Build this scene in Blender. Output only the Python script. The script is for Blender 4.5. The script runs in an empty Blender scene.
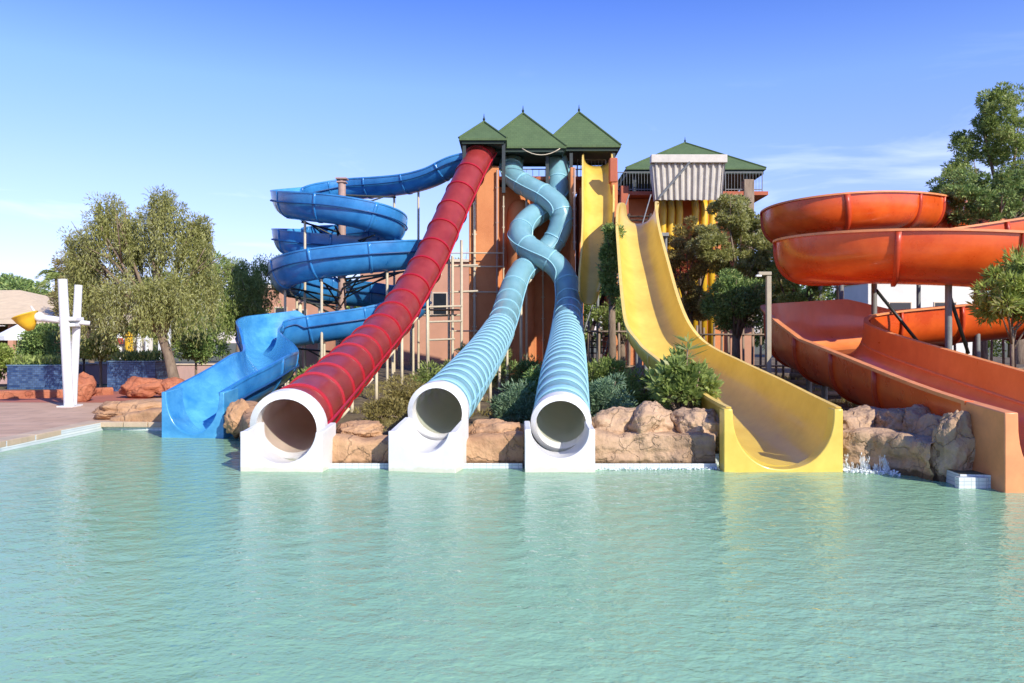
import bpy, bmesh, math, random
import numpy as np
from mathutils import Vector, Matrix, noise

random.seed(7)
rng = np.random.default_rng(7)
F = 796.4
HZ = 342.0
CAMZ = 2.2
R = math.radians
col = bpy.context.scene.collection


def P(px, py, D):
    """a point of the place measured from the photograph at distance D"""
    return Vector(((px - 512.0) * D / F, D, CAMZ - (py - HZ) * D / F))


# ------------------------------------------------------------------ materials
def new_mat(name):
    m = bpy.data.materials.new(name)
    m.use_nodes = True
    nt = m.node_tree
    return m, nt, nt.nodes['Principled BSDF']


def mat(name, c, rough=0.6, *a_, bdist=0.03, **k_):
    m = mat_(name, c, rough, *a_, **k_)
    for n in m.node_tree.nodes:
        if n.type == 'BUMP':
            n.inputs['Distance'].default_value = bdist
    return m


def mat_(name, c, rough=0.6, var=0.12, scale=3.0, bump=0.0, bscale=40.0, c2=None, spec=0.5, coat=0.0, stretch=None, metal=0.0, grime=0.0, gz=0.35):
    """Principled surface with two octaves of tone variation, an optional second colour, grime patches and bump"""
    m, nt, b = new_mat(name)
    N, L = nt.nodes, nt.links
    tc = N.new('ShaderNodeTexCoord')
    mp = N.new('ShaderNodeMapping')
    if stretch:
        mp.inputs['Scale'].default_value = stretch
    L.new(tc.outputs['Object'], mp.inputs[0])
    n1 = N.new('ShaderNodeTexNoise')
    n1.inputs['Scale'].default_value = scale
    n1.inputs['Detail'].default_value = 6
    n1.inputs['Roughness'].default_value = 0.65
    L.new(mp.outputs[0], n1.inputs['Vector'])
    cr = N.new('ShaderNodeValToRGB')
    a = [max(0, x * (1 - var)) for x in c]
    d = c2 if c2 else [min(1, x * (1 + var)) for x in c]
    cr.color_ramp.elements[0].position = 0.3
    cr.color_ramp.elements[1].position = 0.72
    cr.color_ramp.elements[0].color = (*a, 1)
    cr.color_ramp.elements[1].color = (*d, 1)
    L.new(n1.outputs['Fac'], cr.inputs[0])
    out = cr.outputs[0]
    if grime > 0:
        n3 = N.new('ShaderNodeTexNoise')
        n3.inputs['Scale'].default_value = 1.1
        n3.inputs['Detail'].default_value = 8
        n3.inputs['Roughness'].default_value = 0.75
        mp3 = N.new('ShaderNodeMapping')
        mp3.inputs['Scale'].default_value = (1.6, 1.6, gz)
        L.new(tc.outputs['Object'], mp3.inputs[0])
        L.new(mp3.outputs[0], n3.inputs['Vector'])
        r3 = N.new('ShaderNodeMapRange')
        r3.inputs['From Min'].default_value = 0.5
        r3.inputs['From Max'].default_value = 0.75
        r3.inputs['To Max'].default_value = grime
        L.new(n3.outputs['Fac'], r3.inputs['Value'])
        mx = N.new('ShaderNodeMix')
        mx.data_type = 'RGBA'
        L.new(r3.outputs[0], mx.inputs[0])
        L.new(out, mx.inputs[6])
        mx.inputs[7].default_value = (c[0] * .45 + .03, c[1] * .45 + .025, c[2] * .45 + .02, 1)
        out = mx.outputs[2]
    L.new(out, b.inputs['Base Color'])
    rr = N.new('ShaderNodeMapRange')
    rr.inputs['To Min'].default_value = max(0.02, rough - 0.1)
    rr.inputs['To Max'].default_value = min(1, rough + 0.12)
    L.new(n1.outputs['Fac'], rr.inputs['Value'])
    L.new(rr.outputs[0], b.inputs['Roughness'])
    b.inputs['Specular IOR Level'].default_value = spec
    b.inputs['Coat Weight'].default_value = coat
    b.inputs['Coat Roughness'].default_value = 0.12
    b.inputs['Metallic'].default_value = metal
    if bump > 0:
        n2 = N.new('ShaderNodeTexNoise')
        n2.inputs['Scale'].default_value = bscale
        n2.inputs['Detail'].default_value = 5
        L.new(mp.outputs[0], n2.inputs['Vector'])
        bp = N.new('ShaderNodeBump')
        bp.inputs['Strength'].default_value = bump
        bp.inputs['Distance'].default_value = 0.03
        L.new(n2.outputs['Fac'], bp.inputs['Height'])
        L.new(bp.outputs[0], b.inputs['Normal'])
    return m


def mat_brick(name, ca, cb, mortar, scale, bw=0.5, rh=0.5, msize=0.03, rough=0.5, rot=None, bias=0.0, offs=0.0, coord='Object', bump=0.3):
    m, nt, b = new_mat(name)
    N, L = nt.nodes, nt.links
    tc = N.new('ShaderNodeTexCoord')
    mp = N.new('ShaderNodeMapping')
    if rot:
        mp.inputs['Rotation'].default_value = rot
    L.new(tc.outputs[coord], mp.inputs[0])
    br = N.new('ShaderNodeTexBrick')
    br.offset = offs
    br.inputs['Color1'].default_value = (*ca, 1)
    br.inputs['Color2'].default_value = (*cb, 1)
    br.inputs['Mortar'].default_value = (*mortar, 1)
    br.inputs['Scale'].default_value = scale
    br.inputs['Brick Width'].default_value = bw
    br.inputs['Row Height'].default_value = rh
    br.inputs['Mortar Size'].default_value = msize
    br.inputs['Bias'].default_value = bias
    L.new(mp.outputs[0], br.inputs['Vector'])
    nz = N.new('ShaderNodeTexNoise')
    nz.inputs['Scale'].default_value = 1.7
    nz.inputs['Detail'].default_value = 7
    L.new(tc.outputs['Object'], nz.inputs['Vector'])
    rg = N.new('ShaderNodeMapRange')
    rg.inputs['To Min'].default_value = 0.72
    rg.inputs['To Max'].default_value = 1.2
    L.new(nz.outputs['Fac'], rg.inputs['Value'])
    mx = N.new('ShaderNodeMix')
    mx.data_type = 'RGBA'
    mx.blend_type = 'MULTIPLY'
    mx.inputs[0].default_value = 1
    L.new(br.outputs['Color'], mx.inputs[6])
    L.new(rg.outputs[0], mx.inputs[7])
    L.new(mx.outputs[2], b.inputs['Base Color'])
    b.inputs['Roughness'].default_value = rough
    bp = N.new('ShaderNodeBump')
    bp.inputs['Strength'].default_value = bump
    bp.inputs['Distance'].default_value = 0.01
    bp.invert = True
    L.new(br.outputs['Fac'], bp.inputs['Height'])
    L.new(bp.outputs[0], b.inputs['Normal'])
    return m


def mat_leaf(name, c1, c2, c3=None, trans=0.45):
    """leaf tone differs from leaf to leaf and from branch to branch"""
    m, nt, b = new_mat(name)
    N, L = nt.nodes, nt.links
    g = N.new('ShaderNodeNewGeometry')
    tc = N.new('ShaderNodeTexCoord')
    nz = N.new('ShaderNodeTexNoise')
    nz.inputs['Scale'].default_value = 0.9
    nz.inputs['Detail'].default_value = 3
    L.new(tc.outputs['Object'], nz.inputs['Vector'])
    ad = N.new('ShaderNodeMath')
    ad.operation = 'MULTIPLY_ADD'
    L.new(g.outputs['Random Per Island'], ad.inputs[0])
    ad.inputs[1].default_value = 0.55
    mm = N.new('ShaderNodeMath')
    mm.operation = 'MULTIPLY'
    mm.inputs[1].default_value = 0.6
    L.new(nz.outputs['Fac'], mm.inputs[0])
    L.new(mm.outputs[0], ad.inputs[2])
    cr = N.new('ShaderNodeValToRGB')
    cr.color_ramp.elements[0].position = 0.2
    cr.color_ramp.elements[1].position = 0.75
    cr.color_ramp.elements[0].color = (*c1, 1)
    cr.color_ramp.elements[1].color = (*c2, 1)
    if c3:
        e = cr.color_ramp.elements.new(0.86)
        e.color = (*c3, 1)
    L.new(ad.outputs[0], cr.inputs[0])
    L.new(cr.outputs[0], b.inputs['Base Color'])
    b.inputs['Roughness'].default_value = 0.5
    b.inputs['Specular IOR Level'].default_value = 0.3
    tr = N.new('ShaderNodeBsdfTranslucent')
    L.new(cr.outputs[0], tr.inputs['Color'])
    ms = N.new('ShaderNodeMixShader')
    ms.inputs[0].default_value = trans
    L.new(b.outputs[0], ms.inputs[1])
    L.new(tr.outputs[0], ms.inputs[2])
    L.new(ms.outputs[0], N['Material Output'].inputs['Surface'])
    return m



def let_light_through(m, f, tint):
    """thin fibreglass lets some daylight through"""
    nt = m.node_tree
    b = nt.nodes['Principled BSDF']
    tr = nt.nodes.new('ShaderNodeBsdfTranslucent'); tr.inputs['Color'].default_value = (*tint, 1)
    ms = nt.nodes.new('ShaderNodeMixShader'); ms.inputs[0].default_value = f
    nt.links.new(b.outputs[0], ms.inputs[1]); nt.links.new(tr.outputs[0], ms.inputs[2])
    nt.links.new(ms.outputs[0], nt.nodes['Material Output'].inputs['Surface'])


M = {}
M['red'] = mat('faded_red_fibreglass', (.31, .02, .024), .34, .18, 2.2, .05, 60, c2=(.39, .048, .046), coat=.15, grime=.3)
M['rib_red'] = mat('bright_red_fibreglass', (.42, .012, .022), .35, .1, 4, coat=.2)
M['aqua'] = mat('aqua_fibreglass', (.17, .50, .60), .34, .16, 1.8, .04, 60, c2=(.27, .60, .69), coat=.2, grime=.12)
M['aqua_band'] = mat('pale_aqua_flange', (.29, .55, .61), .4, .1, 6, grime=.12)
M['aqua_dark'] = mat('dark_teal_joint', (.045, .17, .19), .5, .1, 6)
M['blue'] = mat('blue_fibreglass', (.022, .19, .50), .3, .2, 1.5, .04, 50, coat=.3, c2=(.05, .28, .60), grime=.18)
M['blue_in'] = mat('worn_blue_lining', (.035, .27, .60), .25, .25, 1.5, .04, 50, coat=.3, c2=(.11, .42, .66), stretch=(1, 1, 1.5))
M['blue_dark'] = mat('dark_blue_joint', (.01, .06, .18), .5, .1, 6)
M['yellow'] = mat('yellow_fibreglass', (.72, .48, .07), .33, .12, 1.3, .04, 50, c2=(.80, .58, .11), coat=.25, grime=.12)
M['yellow_lip'] = mat('pale_yellow_rim', (.76, .53, .14), .4, .1, 4)
M['orange'] = mat('red_orange_fibreglass', (.66, .070, .010), .28, .16, 1.2, .04, 50, c2=(.78, .13, .016), coat=.3, grime=.15)
M['orange_in'] = mat('orange_lining', (.72, .20, .045), .3, .16, 1.0, .03, 50, c2=(.78, .27, .07), coat=.25, grime=.15)
M['orange_lip'] = mat('sun_bleached_orange_rim', (.72, .27, .10), .4, .15, 3)
M['orange_rib'] = mat('orange_steel_rib', (.48, .055, .015), .4, .1, 5)
M['white'] = mat('white_fibreglass', (.74, .73, .68), .38, .08, 2, coat=.15, grime=.22, gz=.25)
M['post'] = mat('dull_cream_post', (.36, .31, .21), .6, .15, 4, grime=.4)
M['hood'] = mat('weathered_cream_sheet', (.56, .52, .44), .55, .12, 3, grime=.4, gz=.2)
M['cream_in'] = mat('cream_tube_lining', (.74, .69, .55), .4, .1, 2, grime=.15)
M['stucco'] = mat('orange_stucco', (.60, .21, .075), .9, .12, .7, .35, 55, c2=(.68, .28, .11), grime=.3, gz=.15)
M['stucco2'] = mat('reddish_stucco', (.42, .12, .06), .9, .12, 1, .3, 55, grime=.3)
M['green_roof'] = mat_brick('green_shingles', (.075, .125, .045), (.088, .14, .052), (.055, .095, .036), 5.5, .9, .5, .03, .8, offs=.5)
M['dark_green'] = mat('dark_green_boards', (.012, .03, .02), .7, .2, 5)
M['dark_steel'] = mat('dark_green_steel', (.025, .035, .032), .5, .2, 5)
M['grey_steel'] = mat('grey_painted_steel', (.20, .21, .20), .5, .2, 5, grime=.4)
M['cream_steel'] = mat('cream_painted_steel', (.58, .50, .34), .55, .12, 5, grime=.4)
M['brown_steel'] = mat('pinkish_brown_steel', (.42, .28, .22), .55, .15, 5, grime=.3)
M['rock'] = mat('tan_artificial_rock', (.36, .22, .12), .88, .25, 1.1, .7, 9, c2=(.66, .45, .27), grime=.55, gz=1.2, bdist=.09)
M['rock2'] = mat('ochre_rock_cladding', (.40, .21, .10), .85, .2, 1.6, .55, 12, c2=(.58, .35, .18), grime=.5, gz=.5, bdist=.07)
M['red_rock'] = mat('terracotta_rock', (.38, .10, .045), .9, .25, 1.6, .5, 12, c2=(.50, .19, .09), grime=.35, bdist=.06)


def weather_rock(m, cs=1.3):
    nt = m.node_tree
    N, L = nt.nodes, nt.links
    b = N['Principled BSDF']
    tc = N.new('ShaderNodeTexCoord')
    nz = N.new('ShaderNodeTexNoise'); nz.inputs['Scale'].default_value = 2.2; nz.inputs['Detail'].default_value = 5
    L.new(tc.outputs['Object'], nz.inputs['Vector'])
    ad = N.new('ShaderNodeMix'); ad.data_type = 'RGBA'; ad.blend_type = 'ADD'; ad.inputs[0].default_value = .7
    L.new(tc.outputs['Object'], ad.inputs[6]); L.new(nz.outputs['Color'], ad.inputs[7])
    vo = N.new('ShaderNodeTexVoronoi'); vo.feature = 'DISTANCE_TO_EDGE'; vo.inputs['Scale'].default_value = cs
    L.new(ad.outputs[2], vo.inputs['Vector'])
    mr = N.new('ShaderNodeMapRange'); mr.inputs['From Max'].default_value = .022
    L.new(vo.outputs['Distance'], mr.inputs['Value'])
    old = b.inputs['Base Color'].links[0].from_socket
    k = N.new('ShaderNodeMapRange'); k.inputs['To Min'].default_value = .78
    L.new(mr.outputs[0], k.inputs['Value'])
    mu = N.new('ShaderNodeMix'); mu.data_type = 'RGBA'; mu.blend_type = 'MULTIPLY'; mu.inputs[0].default_value = 1
    L.new(old, mu.inputs[6]); L.new(k.outputs[0], mu.inputs[7])
    bp = N.new('ShaderNodeBump'); bp.inputs['Strength'].default_value = .6; bp.inputs['Distance'].default_value = .04
    L.new(mr.outputs[0], bp.inputs['Height'])
    if b.inputs['Normal'].links:
        L.new(b.inputs['Normal'].links[0].from_socket, bp.inputs['Normal'])
    L.new(bp.outputs[0], b.inputs['Normal'])
    waterline(m, mu.outputs[2], .10, (.35, .33, .28), .25)


def waterline(m, src=None, h=.06, col_=(.62, .60, .45), rough=None):
    """wet, limed stain where the pool washes against it"""
    nt = m.node_tree
    N, L = nt.nodes, nt.links
    b = N['Principled BSDF']
    src = src or b.inputs['Base Color'].links[0].from_socket
    g = N.new('ShaderNodeNewGeometry')
    sp = N.new('ShaderNodeSeparateXYZ'); L.new(g.outputs['Position'], sp.inputs[0])
    nz = N.new('ShaderNodeTexNoise'); nz.inputs['Scale'].default_value = 7; nz.inputs['Detail'].default_value = 5
    L.new(g.outputs['Position'], nz.inputs['Vector'])
    a = N.new('ShaderNodeMath'); a.operation = 'MULTIPLY_ADD'; a.inputs[1].default_value = -.14
    L.new(nz.outputs['Fac'], a.inputs[0]); L.new(sp.outputs['Z'], a.inputs[2])
    mr = N.new('ShaderNodeMapRange'); mr.inputs['From Min'].default_value = h - .05; mr.inputs['From Max'].default_value = h - .09
    L.new(a.outputs[0], mr.inputs['Value'])
    mu = N.new('ShaderNodeMix'); mu.data_type = 'RGBA'; mu.blend_type = 'MULTIPLY'
    L.new(mr.outputs[0], mu.inputs[0]); L.new(src, mu.inputs[6]); mu.inputs[7].default_value = (*col_, 1)
    L.new(mu.outputs[2], b.inputs['Base Color'])


weather_rock(M['rock'], 1.4)
weather_rock(M['rock2'], .9)
weather_rock(M['red_rock'], 1.2)
let_light_through(M['cream_in'], .5, (.95, .86, .68))
let_light_through(M['aqua'], .38, (.9, .92, .88))
let_light_through(M['red'], .24, (.95, .6, .5))
waterline(M['white'], None, .07, (.86, .85, .72))
M['soil'] = mat('dry_soil', (.10, .065, .038), .95, .4, 1.5, .6, 12, c2=(.21, .16, .085))
M['deck'] = mat_brick('pinkish_deck_paving', (.50, .32, .20), (.56, .37, .24), (.33, .22, .15), 1.0, 1.2, .6, .016, .8, offs=.5, bump=.15)
M['coping'] = mat('sandstone_coping', (.50, .38, .25), .8, .15, 3, .3, 30, grime=.3)
M['ground'] = mat('dry_grass_ground', (.17, .13, .07), .95, .35, .12, .3, 4, c2=(.12, .14, .05))
M['red_floor'] = mat('red_rubber_floor', (.40, .13, .075), .85, .15, .8, .2, 40)
M['white_tile'] = mat_brick('white_pool_tiles', (.74, .76, .72), (.62, .68, .68), (.45, .5, .5), 9, 1, .5, .05, .25, rot=(R(90), 0, 0), bump=.2)
M['blue_tile'] = mat_brick('blue_pool_tiles', (.05, .14, .26), (.10, .2, .3), (.2, .25, .28), 9, 1, .5, .05, .25, rot=(R(90), 0, 0), bump=.2)
M['mosaic'] = mat_brick('blue_mosaic_blocks', (.015, .05, .14), (.08, .15, .26), (.04, .05, .08), 5.0, .9, .45, .035, .4, rot=(R(90), 0, 0), offs=.5)
M['bark'] = mat('grey_brown_bark', (.17, .115, .075), .95, .3, 5, .9, 18, c2=(.28, .21, .14), stretch=(1, 1, .3))
M['bark_dark'] = mat('dark_bark', (.07, .05, .035), .95, .3, 5, .8, 18, stretch=(1, 1, .3))
M['roof_tan'] = mat('tan_roof_tiles', (.66, .51, .31), .8, .12, 2, .3, 20)
M['roof_lip'] = mat('pale_fascia', (.62, .50, .36), .7, .1, 3)
M['wall_tan'] = mat('peach_wall', (.52, .27, .17), .85, .1, 1, .2, 40)
M['wall_white'] = mat('off_white_wall', (.68, .65, .58), .8, .08, 1, .2, 40, grime=.2)
M['wall_pink'] = mat('pink_plaster', (.50, .33, .29), .85, .1, 1.2, .2, 40, grime=.3)
M['wall_shade'] = mat('veranda_wall_shade_tone', (.10, .06, .04), .85, .2, 1)  # very dark brown, with the shade under the pavilion roof in the colour
M['wood'] = mat('weathered_wood', (.22, .15, .10), .85, .3, 4, .4, 20, stretch=(1, 1, .25), c2=(.38, .29, .2))
M['wood_dark'] = mat('dark_wood', (.06, .042, .03), .85, .3, 4)
M['glass_dark'] = mat('dark_window', (.02, .025, .03), .1, .1, 3)
M['paint_yellow'] = mat('yellow_paint', (.70, .42, .02), .45, .1, 3, grime=.15)
M['paint_red'] = mat('red_paint', (.50, .06, .04), .5, .1, 3)
M['paint_white'] = mat('white_paint', (.72, .73, .70), .45, .08, 2, grime=.25)
M['foam'] = mat('water_foam', (.80, .86, .84), .6, .05, 8, .4, 30)
M['leaf_pepper'] = mat_leaf('pepper_tree_leaves', (0.180, 0.201, 0.048), (0.500, 0.500, 0.175), (0.500, 0.500, 0.303))
M['leaf_dark'] = mat_leaf('dark_green_leaves', (0.067, 0.132, 0.041), (0.267, 0.376, 0.103), (0.454, 0.500, 0.174), .25)
M['leaf_mid'] = mat_leaf('mid_green_leaves', (0.136, 0.195, 0.044), (0.411, 0.500, 0.139), (0.500, 0.500, 0.224))
M['leaf_light'] = mat_leaf('light_green_leaves', (0.151, 0.217, 0.033), (0.416, 0.500, 0.117), (0.500, 0.500, 0.200), .4)
M['leaf_grey'] = mat_leaf('blue_green_leaves', (0.083, 0.151, 0.075), (0.250, 0.367, 0.200), (0.367, 0.467, 0.283), .3)
M['leaf_red'] = mat_leaf('red_bougainvillea', (0.367, 0.059, 0.049), (0.500, 0.133, 0.083), (0.500, 0.333, 0.083))
M['leaf_autumn'] = mat_leaf('olive_leaves', (0.167, 0.142, 0.044), (0.426, 0.362, 0.121), (0.500, 0.416, 0.155))


# ------------------------------------------------------------------ object helpers
def link(name, me, m=None, parent=None, smooth=False, loc=None):
    o = bpy.data.objects.new(name, me)
    col.objects.link(o)
    if m is not None and not me.materials:
        me.materials.append(m)
    if smooth:
        me.shade_smooth()
    if parent is not None:
        o.parent = parent
    if loc is not None:
        o.location = loc
    return o


def obj(name, bm, m=None, parent=None, smooth=False, recalc=True):
    """bmesh in world coordinates -> one mesh object; a child is rebased on its parent's place"""
    me = bpy.data.meshes.new(name)
    if recalc:
        bmesh.ops.recalc_face_normals(bm, faces=bm.faces[:])
    bm.to_mesh(me)
    bm.free()
    o = link(name, me, m, None, smooth)
    if parent is not None:
        o.parent = parent
        me.transform(root_world(parent).inverted())
    return o


def root_world(o):
    mt = Matrix.Translation(o.location) @ o.rotation_euler.to_matrix().to_4x4()
    if o.parent is not None:
        return root_world(o.parent) @ mt
    return mt


def thing(name, label, cat, loc=(0, 0, 0), group=None):
    o = bpy.data.objects.new(name, None)
    col.objects.link(o)
    o.location = loc
    o.empty_display_size = .3
    return tag(o, label, cat, group)


def tag(o, label, cat, group=None):
    o['label'] = label
    o['category'] = cat
    if group:
        o['group'] = group
    return o


def struct(o, kind='structure'):
    o['kind'] = kind
    return o


def box(bm, c, s, rz=0.0, bev=0.0, rot=None):
    mt = Matrix.Translation(Vector(c)) @ (rot.to_4x4() if rot is not None else Matrix.Rotation(rz, 4, 'Z')) @ Matrix.Diagonal((*s, 1))
    r = bmesh.ops.create_cube(bm, size=1, matrix=mt)
    if bev > 0:
        es = {e for v in r['verts'] for e in v.link_edges}
        bmesh.ops.bevel(bm, geom=list(es), offset=bev, segments=2, affect='EDGES', profile=.6)


def cyl(bm, p0, p1, r0, r1=None, seg=10, caps=True):
    p0, p1 = Vector(p0), Vector(p1)
    r1 = r0 if r1 is None else r1
    d = p1 - p0
    if d.length < 1e-6:
        return
    q = d.to_track_quat('Z', 'Y').to_matrix().to_4x4()
    bmesh.ops.create_cone(bm, cap_ends=caps, segments=seg, radius1=r0, radius2=r1, depth=d.length,
                          matrix=Matrix.Translation((p0 + p1) / 2) @ q)


def tube_chain(bm, pts, rads, seg=8):
    """a tapered limb through the given points"""
    pts = [Vector(p) for p in pts]
    rings = []
    prev = None
    for i, p in enumerate(pts):
        t = (pts[min(i + 1, len(pts) - 1)] - pts[max(i - 1, 0)]).normalized()
        a = t.orthogonal().normalized() if prev is None else (prev - t * prev.dot(t)).normalized()
        prev = a
        b = t.cross(a)
        rings.append([bm.verts.new(p + (a * math.cos(k * 2 * math.pi / seg) + b * math.sin(k * 2 * math.pi / seg)) * rads[i]) for k in range(seg)])
    for i in range(len(rings) - 1):
        for k in range(seg):
            bm.faces.new((rings[i][k], rings[i][(k + 1) % seg], rings[i + 1][(k + 1) % seg], rings[i + 1][k]))
    bm.faces.new(rings[0][::-1])
    bm.faces.new(rings[-1])


# ------------------------------------------------------------------ paths and sweeps
class Path:
    def __init__(self, ctrl, extra=None, step=0.15, smooth=12):
        """ctrl: control points; extra: one tuple of numbers for each, interpolated alike"""
        A = np.array([[*p] for p in ctrl], float)
        k = 0
        if extra is not None:
            E = np.array(extra, float).reshape(len(A), -1)
            A = np.hstack([A, E])
        n = len(A)
        out = []
        for i in range(n - 1):
            p0, p1, p2, p3 = A[max(i - 1, 0)], A[i], A[i + 1], A[min(i + 2, n - 1)]
            for t in np.linspace(0, 1, 20, endpoint=False):
                out.append(.5 * ((2 * p1) + (-p0 + p2) * t + (2 * p0 - 5 * p1 + 4 * p2 - p3) * t * t + (-p0 + 3 * p1 - 3 * p2 + p3) * t ** 3))
        out.append(A[-1])
        Q = np.array(out)
        self.s, Q = self._res(Q, step)
        for _ in range(smooth):
            Q[1:-1] = .25 * Q[:-2] + .5 * Q[1:-1] + .25 * Q[2:]
        self.s, Q = self._res(Q, step)
        self.p = Q[:, :3]
        self.e = Q[:, 3:]
        T = np.gradient(self.p, axis=0)
        self.T = T / np.linalg.norm(T, axis=1)[:, None]
        S = np.cross(self.T, [0, 0, 1.0])
        self.S = S / np.linalg.norm(S, axis=1)[:, None]
        self.U = np.cross(self.S, self.T)
        self.len = self.s[-1]

    def _res(self, Q, step):
        d = np.r_[0, np.cumsum(np.linalg.norm(np.diff(Q[:, :3], axis=0), axis=1))]
        n = max(2, int(d[-1] / step) + 1)
        s = np.linspace(0, d[-1], n)
        return s, np.stack([np.interp(s, d, Q[:, k]) for k in range(Q.shape[1])], 1)

    def at(self, s):
        f = lambda X: np.array([np.interp(s, self.s, X[:, k]) for k in range(X.shape[1])])
        return Vector(f(self.p)), Vector(f(self.T)).normalized(), Vector(f(self.S)).normalized(), Vector(f(self.U)).normalized(), (f(self.e) if self.e.shape[1] else None)

    def sub(self, s0, s1):
        """a shorter stretch of the same path"""
        q = object.__new__(Path)
        k = (self.s >= s0 - 1e-6) & (self.s <= s1 + 1e-6)
        q.s = self.s[k] - self.s[k][0]
        q.p, q.e, q.T, q.S, q.U = self.p[k], self.e[k], self.T[k], self.S[k], self.U[k]
        q.len = q.s[-1]
        return q


def sweep(name, path, sec, m, parent, closed=True, caps=True, smooth=True, mats=None, mat_of=None):
    """sec(i, path) -> list of (u, v) for sample i; swept into one mesh"""
    V, Fc = [], []
    n = len(path.s)
    k = None
    for i in range(n):
        pts = sec(i, path)
        k = len(pts)
        for u, v in pts:
            V.append(path.p[i] + path.S[i] * u + path.U[i] * v)
    kk = k if closed else k - 1
    mi = []
    for i in range(n - 1):
        for j in range(kk):
            a, b = i * k + j, i * k + (j + 1) % k
            Fc.append((a, b, b + k, a + k))
            mi.append(mat_of(j) if mat_of else 0)
    if closed and caps:
        Fc.append(tuple(range(k))[::-1]); mi.append(0)
        Fc.append(tuple(range((n - 1) * k, n * k))); mi.append(0)
    V = np.array(V)
    iw = root_world(parent).inverted()
    V = V @ np.array(iw.to_3x3()).T + np.array(iw.translation)
    me = bpy.data.meshes.new(name)
    me.from_pydata([tuple(v) for v in V], [], Fc)
    for mm in (mats or [m]):
        me.materials.append(mm)
    me.polygons.foreach_set('material_index', mi)
    me.update()
    o = link(name, me, None, parent)
    if smooth:
        me.shade_smooth()
        try:
            me.set_sharp_from_angle(angle=R(38))
        except Exception:
            pass
    return o


def circ(r, n=36):
    return [(r * math.cos(2 * math.pi * k / n), r * math.sin(2 * math.pi * k / n)) for k in range(n)]


def ring_mesh(r, w, h, seg=40):
    """a raised band round a tube of radius r, along local Z"""
    bm = bmesh.new()
    prof = [(r - .01, -w / 2), (r + h, -w / 2 * .7), (r + h, w / 2 * .7), (r - .01, w / 2)]
    rows = []
    for k in range(seg):
        a = 2 * math.pi * k / seg
        rows.append([bm.verts.new((q * math.cos(a), q * math.sin(a), z)) for q, z in prof])
    for k in range(seg):
        A, B = rows[k], rows[(k + 1) % seg]
        for j in range(4):
            bm.faces.new((A[j], B[j], B[(j + 1) % 4], A[(j + 1) % 4]))
    bmesh.ops.recalc_face_normals(bm, faces=bm.faces[:])
    me = bpy.data.meshes.new('ring')
    bm.to_mesh(me)
    bm.free()
    me.shade_smooth()
    me.set_sharp_from_angle(angle=R(30))
    return me


def put_ring(name, me, path, s, parent, m):
    if not me.materials:
        me.materials.append(m)
    p, T, S, U, _ = path.at(s)
    o = link(name, me, None, parent)
    mt = Matrix((S, U, -T)).transposed().to_4x4()
    mt.translation = p
    o.matrix_local = root_world(parent).inverted() @ mt
    return o


def trough_profile(w, h, n=2.4, k=22, hl=None):
    """open U: returns (u, v) from the +u rim down and up to the -u rim; v = 0 at the bottom"""
    out = []
    for j in range(k + 1):
        th = math.pi * j / k
        c, s = math.cos(th), math.sin(th)
        hh = h if c >= 0 else (hl if hl is not None else h)
        out.append((w * math.copysign(abs(c) ** (2 / n), c), hh * (1 - abs(s) ** (2 / n))))
    return out


def thick_section(prof, t, lip=0.08, lt=0.05):
    """closed section of the shell: inner profile, -u lip, outer profile, +u lip"""
    a = np.array(prof)
    d = np.gradient(a, axis=0)
    d /= np.linalg.norm(d, axis=1)[:, None]
    nrm = np.stack([d[:, 1], -d[:, 0]], 1)        # outward (away from the channel)
    # prof runs +u -> bottom -> -u ; outward is to the left-hand side
    mid = a[len(a) // 2] + nrm[len(a) // 2]
    if mid[1] > a[len(a) // 2][1]:
        nrm = -nrm
    o = a + nrm * t
    r, l = a[0], a[-1]
    inner = [tuple(x) for x in a]
    outer = [tuple(x) for x in o[::-1]]
    # lips: rim folded outwards
    L = [(l[0], l[1] + .012), (l[0] - lip, l[1] + .012), (l[0] - lip, l[1] - lt)]
    Rr = [(r[0] + lip, r[1] - lt), (r[0] + lip, r[1] + .012), (r[0], r[1] + .012)]
    outer[0] = (l[0] - t, l[1] - lt)
    outer[-1] = (r[0] + t, r[1] - lt)
    return inner + L + outer + Rr, len(inner)


def trough(path, parent, name, m_out, m_in, m_lip, wi=0, hi=1, hli=None, n=2.4, t=.05, lip=.08, k=22):
    """extra columns of the path: width wi, height hi (+u side), height hli (-u side)"""
    info = {}

    def sec(i, p):
        e = p.e[i]
        pr = trough_profile(e[wi], e[hi], n, k, e[hli] if hli is not None else None)
        s, ni = thick_section(pr, t, lip)
        info['ni'] = ni
        return s
    ni = k + 1
    tot = ni + 3 + ni + 3

    def mo(j):
        if j < ni - 1:
            return 1
        if j < ni + 2 or j >= tot - 4:
            return 2
        return 0
    return sweep(name, path, sec, None, parent, True, True, True, [m_out, m_in, m_lip], mo)


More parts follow.
